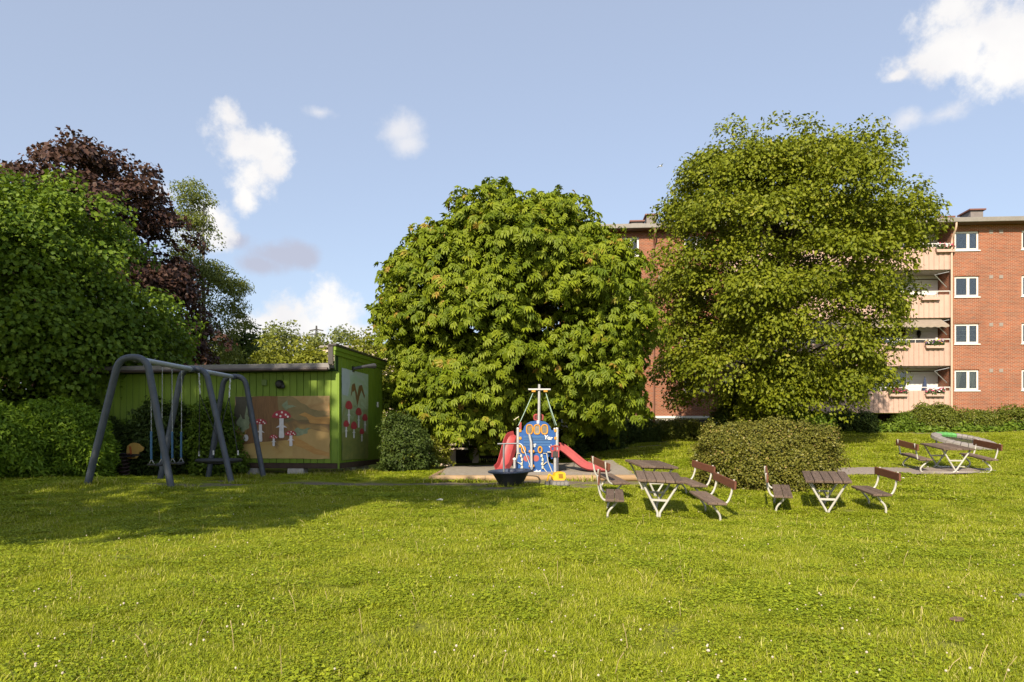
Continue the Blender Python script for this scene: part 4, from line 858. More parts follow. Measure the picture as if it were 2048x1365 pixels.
for i,(fa,fb,lb,seatpx) in enumerate(((.26,.44,'black rubber swing seat nearest the front arch on blue sleeved chains',911),(.60,.77,'black rubber swing seat nearer the middle arch on blue sleeved chains',929))):
    pa,pb = SWB[0].lerp(SWB[1],fa),SWB[0].lerp(SWB[1],fb); mid = (pa+pb)/2; zs = EYE+(HOR-(932 if i == 0 else 929))/FPX*mid.y
    pa,pb,base = pa,pb,Vector((mid.x,mid.y,zs))
    t_ = thing('swing','%s'%lb,'swing',base,math.atan2(bd.y,bd.x)-math.pi/2,'single swings on the front beam')
    hw = (pb-pa).length/2
    for s in (-1,1):
        m = MB(); chain(m,(0,s*hw,mid.z-zs-.05),(0,s*(hw*.93),.78)); m.build('chain', dark_chain, t_)
        MB().tube([(0,s*hw*.93,.80),(0,s*hw*.90,.16)], .024, 8).build('sleeve', sleeve, t_, True)
        m = MB(); chain(m,(0,s*hw*.90,.16),(-.07,s*hw*.86,.03),.01,.04); chain(m,(0,s*hw*.90,.16),(.07,s*hw*.86,.03),.01,.04); m.build('seat_chain', dark_chain, t_)
        MB().tube([(0,s*hw,mid.z-zs-.07),(0,s*hw,mid.z-zs+.01)], .03, 8).build('hanger', black, t_)
    m = MB(); n = 10; V = []
    for k in range(n+1):
        u = -1+2*k/n; z = .03*abs(u)**2-.01
        for x in (-.09,.09):
            for dz in (0,.035): V.append((x,u*hw*.95,z+dz))
    m.add(V, [(4*k,4*k+2,4*k+6,4*k+4) for k in range(n)]+[(4*k+1,4*k+5,4*k+7,4*k+3) for k in range(n)]+[(4*k,4*k+4,4*k+5,4*k+1) for k in range(n)]+[(4*k+2,4*k+3,4*k+7,4*k+6) for k in range(n)]+[(0,1,3,2),(4*n,4*n+2,4*n+3,4*n+1)]); m.build('seat', rubber, t_)
pa,pb = SWB[1].lerp(SWB[2],.10),SWB[1].lerp(SWB[2],.88); nc = P(432,921,18.7); nc.x = (pa.x+pb.x)/2+.12
ns = thing('nest_swing','round basket swing with a black rim hung on ropes','swing',nc)
RN = .56
MB().tube([(RN*math.cos(a),RN*math.sin(a),0) for a in np.linspace(0,2*math.pi,37)[:-1]], .045, 8, closed=True).build('rim', rubber, ns, True)
m = MB()
for k in range(-4,5):
    u = k/5*RN; h = math.sqrt(RN**2-u*u)
    for v in ((u,-1),(-1,u)):
        q = [(u,-h,0),(u,0,-.10*(h/RN)),(u,h,0)] if v[1] == -1 else [(-h,u,0),(0,u,-.10*(h/RN)),(h,u,0)]
        m.tube(arc(q[0],(q[1][0],q[1][1],q[1][2]*2),q[2],6), .011, 4, cap=False)
m.build('net', mat('dark_rope',(.03,.03,.032),.9), ns)
for pp_ in (pa,pb):
    top = pp_-nc; s = -1 if pp_ is pa else 1; ring = top-Vector((0,0,.62))+Vector((0,-s*.08,0))
    m = MB(); chain(m,top,ring,.02,.09); m.build('chain', mat('bright_chain',(.6,.6,.6),.4,metal=.4), ns)
    for ang in (-38,38):
        e = Vector((math.sin(R(ang))*RN, s*math.cos(R(ang))*RN, .0)); MB().tube([ring,e+Vector((0,0,.12))], .012, 6).build('rope', mat('dark_rope',(.03,.03,.032),.9), ns)
        MB().tube([e+Vector((0,0,.13)),e+Vector((0,0,.26))], .022, 6).build('rope_clamp', white_paint, ns)

# ------------------------------------------------------------------ spring rider
gp = P(262,945,20.0); gp.z = gz(gp.x,gp.y)
sr = thing('spring_rider','yellow dog headed spring rider in front of the dark shrubs','spring rider',gp)
k_ = 20.0/FPX
def rp(x, y): return ((x-262)*k_, (EYE+(HOR-y)*k_)-gp.z)
dog = [rp(*q) for q in ((256,917),(254,905),(255,893),(262,887),(270,886),(278,888),(284,893),(288,896),(287,901),(283,904),(280,904),(278,908),(277,913),(274,917),(266,918))]
dy = mat('dog_yellow',(.42,.25,.055),.6,var=.15,vscale=6)
MB().prism(dog,-.02,.02).build('head_panel', dy, sr)
MB().prism([rp(*q) for q in ((228,912),(220,905),(219,896),(224,893),(229,899),(231,908))],.0,.03).build('tail_panel', dy, sr)
MB().prism([rp(*q) for q in ((259,893),(263,893),(265,905),(264,918),(261,918),(261,906))],-.028,-.021).build('ear_patch', mat('orange_patch',(.38,.10,.02),.6), sr)
for q in ((260,908),(265,909)): 
    c = rp(*q); MB().tube([(c[0],-.12,c[1]),(c[0],.12,c[1])],.02,8).build('handle', mat('rust_handle',(.12,.035,.015),.6), sr)
c = rp(243,908); MB().box(c[0]-.2,c[0]+.15,-.13,.13,c[1]-.02,c[1]+.02,bev=.01).build('seat', dark_wood, sr)
m = MB(); cz = rp(245,912)[1]
m.tube([(-.2+.13*math.cos(a),.13*math.sin(a),.02+(cz-.04)*a/(2*math.pi*6)) for a in np.linspace(0,2*math.pi*6,90)],.022,6); m.build('spring', mat('rusty_spring',(.05,.025,.018),.7), sr, True)
MB().box(-.42,.15,-.14,.14,cz-.03,cz-.005).build('base_plate', dark_wood, sr)
MB().box(-.4,.26,-.03,.03,cz-.002,cz+.05).build('body_bar', dark_wood, sr)

# ------------------------------------------------------------------ sand pit frame
pf = thing('sandpit_frame','low frame of round timber logs round the sand pit','sandpit',(0,0,0))
x0,x1,y0,y1 = PIT; lr = .095
for a,b_,n in (((x0,y0),(x1,y0),4),((x0,y1),(x1,y1),4),((x0,y0),(x0,y1),3),((x1,y0),(x1,y1),3)):
    for k in range(n):
        p,q = Vector((*a,0)).lerp(Vector((*b_,0)),k/n),Vector((*a,0)).lerp(Vector((*b_,0)),(k+1)/n); dr = (q-p).normalized()*.006
        p,q = p+dr,q-dr; p.z = .27+.004*k; q.z = .275+.004*k
        MB().tube([p,q], [lr,lr*.96], 12).build('log', log_mat, pf, True)

# ------------------------------------------------------------------ ship shaped play tower
TD = 21.5; tp_ = FPX/TD
tw0 = P(1075,946,TD); tower = thing('play_tower','blue ship shaped play tower with mast and two red slides','play tower',(tw0.x,tw0.y,.24))
def tq(x, y): return ((x-1075)/tp_, EYE+(HOR-y)/tp_-.24)
def tz(y): return tq(0,y)[1]
postx = [tq(1036,0)[0],tq(1114,0)[0]]; DEP = 1.15
for px_ in postx:
    for yy in (0,DEP): MB().tube([(px_,yy,0),(px_,yy,tz(857))], .052, 12).build('post', galv, tower, True); MB().lathe([(.056,0),(.05,.03),(0,.04)],12,c=(px_,yy,tz(857)-.012)).build('post_cap', galv, tower, True)
top = [tq(*q) for q in ((1039,905),(1039,861),(1046,861),(1048.5,853),(1054,847),(1061,843.5),(1075,841.5),(1089,843.5),(1095,847),(1100,853),(1103,861),(1111,861),(1111,905))]
MB().prism(top,-.03,-.005).build('front_panel', blue, tower)
low = [tq(*q) for q in ((1031,946),(1033,925),(1038,906),(1110,906),(1108,915),(1103,919),(1099,912),(1096,915),(1098,925),(1106,930),(1109,946))]
MB().prism(low,-.058,-.033).build('hull_panel', blue, tower)
for x in (1059,1074,1089):
    c = tq(x,859.5); rx,rz_ = 6/tp_,9.2/tp_
    o_ = [(c[0]+rx*math.copysign(abs(math.cos(a))**.6,math.cos(a)),c[1]+rz_*math.copysign(abs(math.sin(a))**.75,math.sin(a))) for a in np.linspace(0,2*math.pi,25)[:-1]]
    w_ = MB().prism([(c[0]+(p[0]-c[0])*.8,c[1]+(p[1]-c[1])*.84) for p in o_],-.034,-.031).build('porthole', mat('porthole_grey',(.16,.15,.14),.25,var=.4,vscale=12), tower)
    MB().tube([(p[0],-.04,p[1]) for p in o_],.022,6,closed=True).build('porthole_frame', yellow, w_, True)
for x in (1047,1080):
    c = tq(x,900); pts = [(c[0]+3.6/tp_*math.cos(a),-.075,c[1]+6/tp_*math.sin(a)) for a in np.linspace(0,2*math.pi,21)[:-1]]
    MB().tube(pts,.024,6,closed=True).build('grab_ring', yellow, tower, True)
for k,y in enumerate((872,877.3,882.6,888)):
    a,b_ = tq(1047,y+5),tq(1101,y); MB().box(a[0],b_[0],-.042,-.031,a[1]+.012,b_[1]).build('plank_slat', blue2, tower)
for px_,xs in ((1038,1),(1112,-1)):
    for y in (862,877,893): c = tq(px_,y); MB().box(c[0]-.03+xs*.03,c[0]+.05+xs*.03,-.06,-.031,c[1]-.045,c[1]+.045,bev=.015).build('bracket', yellow, tower)
m = MB(); q = [tq(1058,868),tq(1062,885),tq(1062.5,905),tq(1063,940)]; m.tube([(a,-.17,z) for a,z in q],[.04,.042,.044,.044],10); m.build('climbing_pole', galv, tower, True)
for y in (903,932): c = tq(1063,y); MB().box(c[0]-.09,c[0]+.09,-.16,-.06,c[1]-.04,c[1]+.04,bev=.015).build('pole_clamp', yellow, tower)
for x in (1053,1072): c = tq(x,917); MB().prism(ell(c[0],c[1],.095,.10,16),-.066,-.06).build('red_disc', mat('worn_red',(.28,.06,.05),.6,var=.3), tower)
for sgn,x in ((-1,1043),(1,1084)):                    # climbing ropes with knobs
    m = MB()
    for pts in ([tq(x+sgn*2,907),tq(x+sgn*9,907),tq(x+sgn*12,925),tq(x+sgn*20,944)],[tq(x-1,909),tq(x+2,922),tq(x+1,934),tq(x+sgn*9,944)],[tq(x+sgn*9,924),tq(x+2,930)]):
        m.tube([(a,-.10,z) for a,z in pts],.014,6)
    m.build('climbing_rope', mat('pale_rope',(.5,.46,.34),.8,var=.2), tower, True)
    for y in (912,920,928,935): c = tq(x+(y%3)-1,y); MB().box(c[0]-.035,c[0]+.035,-.13,-.085,c[1]-.05,c[1]+.05,bev=.02).build('rope_knob', mat('pale_knob',(.42,.42,.36),.6), tower)
for c,pts in (((1075,0),((1066,946),(1066,941),(1070,943),(1073,939.5),(1076,942.5),(1082,939.5),(1080,946))),): MB().prism([tq(*p) for p in pts],-.066,-.0595).build('wave_cutout', white_paint, tower)
# scrawled lettering on the blue boards
def text(name, body, size, loc, rot, mt, parent):
    cu = bpy.data.curves.new(name,'FONT'); cu.body = body; cu.size = size; cu.extrude = .002; cu.offset = .006
    ob = bpy.data.objects.new(name,cu); COL.objects.link(ob); bpy.context.view_layer.update()
    me_ = bpy.data.meshes.new_from_object(ob); COL.objects.unlink(ob); bpy.data.objects.remove(ob); me_.materials.clear()
    o = link(name, me_, mt, parent); o.location = loc; o.rotation_euler = rot; return o
c = tq(1088,878); text('lettering','Yor',.17,(c[0],-.048,c[1]),(R(90),R(8),0),white_paint,tower)
c = tq(1063,895); text('lettering',"55'",.13,(c[0],-.048,c[1]),(R(90),R(-8),0),white_paint,tower)
c = tq(1097.5,895); text('lettering',"C",.12,(c[0],-.036,c[1]),(R(90),0,0),white_paint,tower)
c = tq(1073.5,845); MB().box(c[0],c[0]+.075,-.036,-.031,c[1]-.04,c[1]+.055).build('sticker', white_paint, tower)
# mast
mx_ = tq(1078,0)[0]; MB().tube([(mx_,.05,tz(846)),(mx_+.01,.05,tz(769))],[.05,.042],10).build('mast', galv, tower, True)
MB().tube([(tq(1056.5,0)[0],.0,tz(779.5)),(tq(1101,0)[0],.0,tz(779.5))],.034,10).build('yard_arm', galv, tower, True)
for sgn,xa,xb in ((-1,1067,1037),(1,1091,1113)):
    for dy_,dz_ in ((0,0),(.75,.02)):
        a,b_ = tq(xa,784),tq(xb,851); MB().tube(arc((a[0],.02,a[1]),((a[0]*.42+b_[0]*.58),.02+dy_*.5,(a[1]+b_[1])/2-.12),(b_[0],dy_+.02,b_[1]),6),.012,5).build('rigging_rope', mat('pale_green_rope',(.30,.42,.36),.8), tower)
    c = tq(xa,782); MB().box(c[0]-.06,c[0]+.06,-.05,.05,c[1]-.04,c[1]+.02).build('rope_eye', yellow, tower)
# red pieces, platform, back panel
c = tq(1077.5,835); rr = [(c[0]+.14*math.copysign(abs(math.cos(a))**.5,math.cos(a)),c[1]+.085*math.copysign(abs(math.sin(a))**.5,math.sin(a))) for a in np.linspace(0,2*math.pi,25)[:-1]]
MB().tube([(p[0],.2,p[1]) for p in rr],.03,6,closed=True).build('red_cutout', red, tower, True)
MB().prism([(c[0]+(p[0]-c[0])*.75,c[1]+(p[1]-c[1])*.7) for p in rr],.19,.205).build('red_cutout_back', mat('dark_red',(.10,.012,.015),.6), tower)
MB().box(postx[0],postx[1],.0,DEP,tz(906),tz(903)).build('platform', dark_wood, tower)
MB().box(postx[0]+.06,postx[1]-.06,DEP-.02,DEP+.01,tz(905),tz(866)).build('back_panel', blue2, tower)
c = tq(1040,852); MB().prism([(c[0]-.05,c[1]-.12),(c[0]+.05,c[1]-.10),(c[0]+.05,c[1]+.12),(c[0],c[1]+.12)],.3,.33).build('side_fin', red, tower)
c = tq(1034,838); MB().tube([(c[0]-.1,.1,c[1]-.04),(c[0]+.06,.1,c[1]+.07)],.014,6).build('spyglass', mat('pale_rope',(.5,.46,.34),.8), tower)
c = tq(1029,918); MB().tube([(c[0],-.25,0),(c[0],-.25,c[1])],.045,10).build('side_post', galv, tower, True); MB().lathe([(.055,-.02),(.055,.02),(.0,.05)],10,c=(c[0],-.25,c[1])).build('side_post_cap', white_paint, tower, True)
# letter-box post in front of the right post
lx = tq(1109,0)[0]; MB().tube([(lx,-.32,0),(lx,-.32,tz(914))],.05,10).build('box_post', galv, tower, True)
MB().box(lx-.10,lx+.10,-.42,-.24,tz(914),tz(902.5),bev=.015).build('play_box', mat('dark_box',(.03,.025,.025),.6), tower)
MB().box(lx-.115,lx-.085,-.435,-.23,tz(914),tz(902)).build('play_box_side', red, tower); MB().box(lx+.085,lx+.115,-.435,-.23,tz(914),tz(902)).build('play_box_side', red, tower)
for x,xx in ((1103,1108),(1109.5,1115)):
    a,b_ = tq(x,901),tq(xx,894); cc = ((a[0]+b_[0])/2,(a[1]+b_[1])/2); rr = [(cc[0]+.075*math.copysign(abs(math.cos(q))**.5,math.cos(q)),cc[1]+.075*math.copysign(abs(math.sin(q))**.5,math.sin(q))) for q in np.linspace(0,2*math.pi,17)[:-1]]
    MB().tube([(p[0],-.33,p[1]) for p in rr],.03,6,closed=True).build('red_cutout', red, tower, True)
MB().box(tq(1094,0)[0],lx,-.3,-.06,tz(905),tz(903)).build('play_shelf', white_metal, tower)
# slides
def slide(pts, w, parent, nrm):
    """trough along pts with raised sides; nrm = horizontal across direction"""
    m = MB(); pts = [Vector(p) for p in pts]; nv = Vector(nrm).normalized(); prof = [(-.5,.17),(-.5,.0),(-.36,-.05),(.36,-.05),(.5,.0),(.5,.17),(.44,.17),(.44,.03),(.34,-.012),(-.34,-.012),(-.44,.03),(-.44,.17)]
    V = []
    for i,p in enumerate(pts):
        t_ = (pts[min(i+1,len(pts)-1)]-pts[max(i-1,0)]).normalized(); up = nv.cross(t_); up = up if up.z > 0 else -up
        for a,b_ in prof: V.append(p+nv*a*w+up*b_)
    n = len(prof); F = [(i*n+j,i*n+(j+1)%n,(i+1)*n+(j+1)%n,(i+1)*n+j) for i in range(len(pts)-1) for j in range(n)]
    F += [tuple(range(n)),tuple((len(pts)-1)*n+j for j in range(n))]
    m.add(V,F); return m.build('slide', red, parent, True)
a = tq(1113,896); e = tq(1190,945)
slide(bent([(a[0]-.05,.45,a[1]),(a[0]+.16,.43,a[1]-.02),(e[0]-.30,.05,.19),(e[0]+.42,-.12,.15)],.25,4),.52,tower,(.3,1,0))
a = tq(1034,880); e = tq(1003,944)
slide(bent([(a[0]+.08,.62,tz(871)),(a[0]-.10,.56,tz(874)),(a[0]-.36,.22,.25),(a[0]-.5,.0,.14)],.2,4),.5,tower,(-.75,.66,0))

# ------------------------------------------------------------------ spinning bowl
sp0 = P(1022,968,17.8); sp0.z = gz(sp0.x,sp0.y); kk = FPX/17.8
spn = thing('spinner_bowl','dark blue spinning bowl with a bent handrail in front of sand pit','spinner',sp0,rot=(R(2),R(-2),0))
rz0 = EYE+(HOR-944)/kk-sp0.z
spm = mat('slate_blue_plastic',(.045,.06,.10),.45,var=.2,vscale=5)
MB().lathe([(.0,-.05),(.26,-.05),(.30,.02),(.38,rz0*.45),(.46,rz0*.85),(.49,rz0)],36).build('bowl', mat('dark_bowl',(.016,.018,.024),.55), spn, True)
MB().lathe([(.47,rz0-.004),(.58,rz0-.004),(.595,rz0+.02),(.585,rz0+.04),(.50,rz0+.045),(.44,rz0+.02),(.34,rz0*.5),(.0,rz0*.4)],40).build('rim', spm, spn, True)
hx = lambda x: (x-1022)/kk; hz = lambda y: EYE+(HOR-y)/kk-sp0.z
MB().tube(bent([(hx(998),.18,hz(888)),(hx(1046),.0,hz(888)),(hx(1064),-.22,hz(940))],.1,5),.021,8).build('handrail', mat('rail_dark',(.10,.11,.13),.4,metal=.4), spn, True)
MB().tube(bent([(hx(1011),.14,hz(888)),(hx(1009.5),.10,hz(905)),(hx(1008.5),.0,hz(948))],.1,5),.028,8).build('rail_post', mat('rail_mid',(.18,.19,.2),.4,metal=.5), spn, True)

# ------------------------------------------------------------------ toy digger
ty = P(1117,973,17.2); ty.z = gz(ty.x,ty.y); kk2 = FPX/17.2
toy = thing('toy_digger','yellow toy digger on grey tracks beside the spinning bowl','toy',ty,R(8))
tym = mat('toy_yellow',(.62,.36,.015),.45,var=.15,vscale=8)
m = MB(); m.prism([(-.14,.13),(-.17,.20),(-.13,.27),(-.10,.34),(.0,.36),(.09,.36),(.15,.33),(.16,.22),(.12,.14)],-.13,.13); m.build('body', tym, toy)
MB().prism([(-.02,.2),(-.03,.31),(.08,.31),(.09,.2)],-.137,-.131).build('cab_window', mat('toy_dark',(.25,.13,.01),.5), toy)
for y in (-.13,.13):
    m = MB(); m.prism(ell(-.14,.075,.075,.075,10,math.pi/2,math.pi*1.5)+ell(.16,.075,.075,.075,10,-math.pi/2,math.pi/2),y-.05,y+.05); tk = m.build('track', mat('track_grey',(.11,.105,.11),.7,var=.4,vscale=20), toy)
    for x in (-.14,-.04,.06,.16): MB().tube([(x,y-.058,.075),(x,y+.058,.075)],.045,10).build('wheel', mat('track_wheel',(.2,.19,.19),.6), tk)
m = MB(); m.tube(bent([(-.12,-.03,.22),(-.25,-.03,.30),(-.30,-.03,.12)],.03,3),.022,6); m.build('boom', tym, toy)
MB().prism([(-.35,.03),(-.34,.12),(-.27,.13),(-.25,.05),(-.30,.0)],-.09,.04).build('bucket', mat('track_grey',(.11,.105,.11),.7), toy)

# ------------------------------------------------------------------ tables and benches
def make_table(label, group):
    t_ = thing('picnic_table',label,'table',group=group); w,L,H = .88,1.35,.68; n = 5; pw = w/n
    for k in range(n):
        x = -w/2+k*pw; o = MB().box(x+.006,x+pw-.006,-L/2+.008*((k*7)%3),L/2-.006*((k*5)%3),H-.05,H,bev=.007).build('plank', plank, t_)
    for y in (-L*.36,L*.36):
        MB().box(-w/2+.05,w/2-.05,y-.025,y+.025,H-.085,H-.052).build('batten', plank, t_)
        for s in (-1,1): MB().tube(bent([(s*.37,y,H-.06),(s*.33,y,H-.11),(s*.022,y,.02),(s*.022,y,-.16)],.03,3),.023,8).build('leg', white_metal, t_, True)
        MB().box(-.14,.14,y-.018,y+.018,.245,.285).build('cross_bar', white_metal, t_)
    MB().tube([(0,-L*.36,.27),(0,L*.36,.27)],.018,6).build('stretcher', white_metal, t_, True)
    return t_
def make_bench(label, group, L=1.35):
    t_ = thing('bench',label,'bench',group=group); H = .40
    for k in range(2): MB().box(-.18+k*.185,-.18+k*.185+.175,-L/2,L/2,H-.045,H,bev=.007).build('plank', plank, t_)
    MB().box(-.335,-.295,-L/2,L/2,.66,.82,bev=.008).build('backrest', plank_red, t_)
    for y in (-L*.36,L*.36):
        MB().tube(bent([(.14,y,H-.065),(-.22,y,H-.065),(-.30,y,.50),(-.345,y,.835)],.12,6),.021,8).build('support', white_metal, t_, True)
        MB().tube(bent([(.06,y,H-.06),(-.13,y,.12),(-.13,y,-.12)],.08,5),.021,8).build('leg', white_metal, t_, True)
    return t_
def put(t_, x, d, rz, dz=0, tilt=True):
    X = (x-1024)/FPX*d; e = .6; c,s = math.cos(rz),math.sin(rz)
    gx_ = (gz(X+e*c,d+e*s)-gz(X-e*c,d-e*s))/(2*e); gy_ = (gz(X-e*s,d+e*c)-gz(X+e*s,d-e*c))/(2*e)
    t_.location = (X,d,gz(X,d)+dz); t_.rotation_euler = Matrix(((c,-s,0),(s,c,0),(0,0,1))).to_4x4().to_euler()
    if tilt:
        up = Vector((-gx_*c+gy_*s, -gx_*s-gy_*c, 1)).normalized(); fw = Vector((-s,c,0)); fw = (fw-up*fw.dot(up)).normalized(); rt = fw.cross(up)
        t_.rotation_euler = Matrix((rt,fw,up)).transposed().to_euler()
T1 = make_table('front plank table of the middle group','plank tables on the grass')
B1 = make_bench('front left bench of the middle table group, seen end on','benches beside the plank tables')
T2 = copy_tree(T1); T2['label'] = 'rear plank table turned aslant behind the front one'
T3 = copy_tree(T1); T3['label'] = 'plank table right of the clipped bush'
B = [B1]+[copy_tree(B1) for _ in range(5)]
for b_,l in zip(B[1:],('rear left bench beside the slide end, with slanting backrest','rear right bench showing its whole backrest by the clipped bush','front right bench of the middle table group','left bench against the clipped bush, right group','right bench of the right table group, facing left')): b_['label'] = l
put(T1,1314,13.75,R(-8),.09); put(T2,1298,16.3,R(7),.03); put(T3,1651,14.6,R(-20),.02)
put(B[0],1228,13.75,R(-8),-.02); put(B[1],1224,15.7,R(10),.0); put(B[2],1376,15.8,R(180+6),.0); put(B[3],1412,13.7,R(180+1))
put(B[4],1563,14.75,R(-19)); put(B[5],1741,14.45,R(180-9))

# ------------------------------------------------------------------ far picnic set with joined seats
pc = thing('picnic_bench','picnic table with two attached backed seats on the gravel path','picnic table'); LL = 1.5; H = .74
for k in range(5): MB().box(-.42+k*.17,-.42+k*.17+.16,-LL/2,LL/2,H-.045,H,bev=.006).build('plank', plank, pc)
for s in (-1,1):
    for k in range(2): x = s*(.78+k*.17); MB().box(x-.08,x+.08,-LL/2,LL/2,.40,.44,bev=.006).build('seat_plank', plank, pc)
    MB().box(min(s*1.08,s*1.12),max(s*1.08,s*1.12),-LL/2,LL/2,.68,.86,bev=.006).build('backrest', plank_red, pc)
    for y in (-.58,.58):
        MB().tube(bent([(-s*.36,y+s*.022,H-.05),(s*.04,y+s*.022,.03),(s*.92,y+s*.022,.03),(s*.97,y+s*.022,.16),(s*.74,y+s*.022,.38)],.10,5),.024,8).build('frame_tube', white_metal, pc, True)
        MB().tube(bent([(s*.70,y,.38),(s*1.02,y,.385),(s*1.13,y,.87)],.08,5),.021,8).build('support', white_metal, pc, True)
for y in (-.58,.58): MB().box(-.2,.2,y-.015,y+.015,.36,.40).build('cross_bar', white_metal, pc)
put(pc,1891,20.2,R(-8),-.03)

# ------------------------------------------------------------------ trampoline ring
tc_ = P(1929,881,28); tg = gz(tc_.x,tc_.y)
tr = thing('trampoline','round play trampoline with segmented grey pad and one green stretch','trampoline',tc_,rot=(R(14),R(5),0))
NSEG = 28; grey_pad = mat('grey_pad',(.20,.185,.18),.7,var=.12); green_pad = mat('green_pad',(.09,.30,.08),.6)
for k in range(NSEG):
    a0_,a1_ = 2*math.pi*(k+.04)/NSEG,2*math.pi*(k+.96)/NSEG; m = MB(); V = []
    for a in (a0_,(a0_+a1_)/2,a1_):
        for r_,z in ((.86,-.08),(.84,.02),(.90,.075),(1.10,.075),(1.20,.03),(1.21,-.08)): V.append((r_*math.cos(a),r_*math.sin(a),z+(.0 if a == (a0_+a1_)/2 else -.012)))
    m.add(V,[(i*6+j,i*6+(j+1)%6,(i+1)*6+(j+1)%6,(i+1)*6+j) for i in range(2) for j in range(6)]+[(0,1,2,3,4,5),(12,17,16,15,14,13)])
    m.build('pad_segment', green_pad if 6 <= k <= 9 else grey_pad, tr)
MB().tube([(1.03*math.cos(a),1.03*math.sin(a),-.10) for a in np.linspace(0,2*math.pi,33)[:-1]],.035,8,closed=True).build('frame_ring', galv, tr, True)
m = MB()
for k in range(-8,9):
    u = k/9*.86; h = math.sqrt(.86**2-u*u); m.tube([(u,-h,-.07),(u,h,-.07)],.006,4); m.tube([(-h,u,-.07),(h,u,-.07)],.006,4)
m.build('net', mat('dark_rope',(.03,.03,.032),.9), tr)
rotm = tr.rotation_euler.to_matrix()
for a in (40,140,220,320):
    c = Vector((1.0*math.cos(R(a)),1.0*math.sin(R(a)),-.1)); w_ = tc_+rotm@c; h = w_.z-gz(w_.x,w_.y)+.1
    MB().tube([c,c+rotm.transposed()@Vector((0,0,-h))],.035,8).build('leg', galv, tr, True)

# ------------------------------------------------------------------ low house, fence and wall behind the chestnut
cream = mat('cream_render',(.50,.42,.34),.9,var=.12,vscale=2)
lo_ = thing('low_house','low cream rendered house half hidden behind the chestnut','house',P(985,925,34)*1.0); lo_.location.z = gz(lo_.location.x,34)-.2
MB().box(-3.2,4.2,0,5,0,3.1).build('wall', cream, lo_); MB().box(-3.5,4.5,-.4,5.3,3.1,3.3).build('roof', dark_wood, lo_)
for x in (-2.0,.6,2.6): w_ = MB().box(x,x+.9,-.03,.02,1.2,2.3).build('window', white_paint, lo_); MB().box(x+.07,x+.83,-.04,-.031,1.27,2.23).build('pane', mat('dark_pane',(.03,.035,.04),.1), w_)
MB().box(-.9,.6,-.03,.0,0,1.5).build('orange_board', mat('orange_board',(.45,.20,.03),.6), lo_)
fe = thing('slat_fence','dark slatted fence with beam beside a cream pillar behind the sand pit','fence',(P(980,930,27.5).x,27.5,gz(P(980,930,27.5).x,27.5)-.05))
fz = lambda y: EYE+(HOR-y)/FPX*27.5-fe.location.z
for k in range(12):
    x = (962-980)/FPX*27.5+k*.085; MB().box(x,x+.045,-.02,.02,.05,fz(912)+.004*k).build('slat', dark_wood, fe)
for z in (.25,fz(915)-.05): MB().box(-.42,.68,.021,.06,z,z+.07).build('rail', dark_wood, fe)
MB().box((890-980)/FPX*27.5,.9,-.05,.08,fz(896),fz(891)).build('beam', dark_wood, fe)
MB().box((945-980)/FPX*27.5,(957-980)/FPX*27.5,-.12,.12,-.1,fz(897)).build('pillar', cream, fe)
MB().box((900-980)/FPX*27.5,(944-980)/FPX*27.5,.03,.06,.0,fz(900)).build('dark_panel', dark_wood, fe)
lw = thing('low_wall','short low cream garden wall beside the yellow sprigs','wall',(P(892,938,25.5).x,25.5,gz(P(892,938,25.5).x,25.5)-.1),R(-6))
MB().prism([(-.22,0),(.32,0),(.32,.66),(-.22,.52)],0,.3).build('wall', cream, lw); MB().prism([(-.25,.53),(.35,.665),(.35,.71),(-.25,.575)],-.03,.33).build('coping', mat('tile_red',(.28,.12,.07),.8), lw)
bh = thing('cream_block','plain cream building end seen over the shed roof','building',(P(690,870,46).x,46,gz(P(690,870,46).x,46)))
MB().box(-1.5,3.5,0,6,0,EYE+(HOR-696)/FPX*46-bh.location.z).build('wall', cream, bh); MB().box(-1.7,3.7,-.2,6.2,EYE+(HOR-696)/FPX*46-bh.location.z+.002,EYE+(HOR-692)/FPX*46-bh.location.z).build('roof', sheetm, bh)
# pylon on the skyline
py = thing('pylon','small steel lattice pylon far off over the shed roof','pylon',(P(633,870,210).x,210,1.0)); zt = EYE+(HOR-652)/FPX*210-1.0
m = MB(); hw = lambda z: .12+3.0*(1-z/zt)**1.3
lev = [zt*f for f in (0,.3,.55,.7,.8,.88,.94,1)]
for s1 in (-1,1):
    for s2 in (-1,1): m.tube([(s1*hw(z),s2*hw(z),z) for z in lev],.10,4)
m.build('mast', mat('pylon_steel',(.07,.068,.07),.6), py); m = MB()
for i in range(len(lev)-1):
    a,b_ = lev[i],lev[i+1]
    for s in (-1,1):
        m.tube([(-hw(a),s*hw(a),a),(hw(b_),s*hw(b_),b_)],.06,4); m.tube([(hw(a),s*hw(a),a),(-hw(b_),s*hw(b_),b_)],.06,4)
m.build('lattice', mat('pylon_steel',(.07,.068,.07),.6), py)
for f,w in ((.915,3.0),(.955,2.1)): MB().tube([(-w,0,zt*f),(0,0,zt*f+.4),(w,0,zt*f)],.2,5).build('cross_arm', mat('pylon_steel',(.07,.068,.07),.6), py)

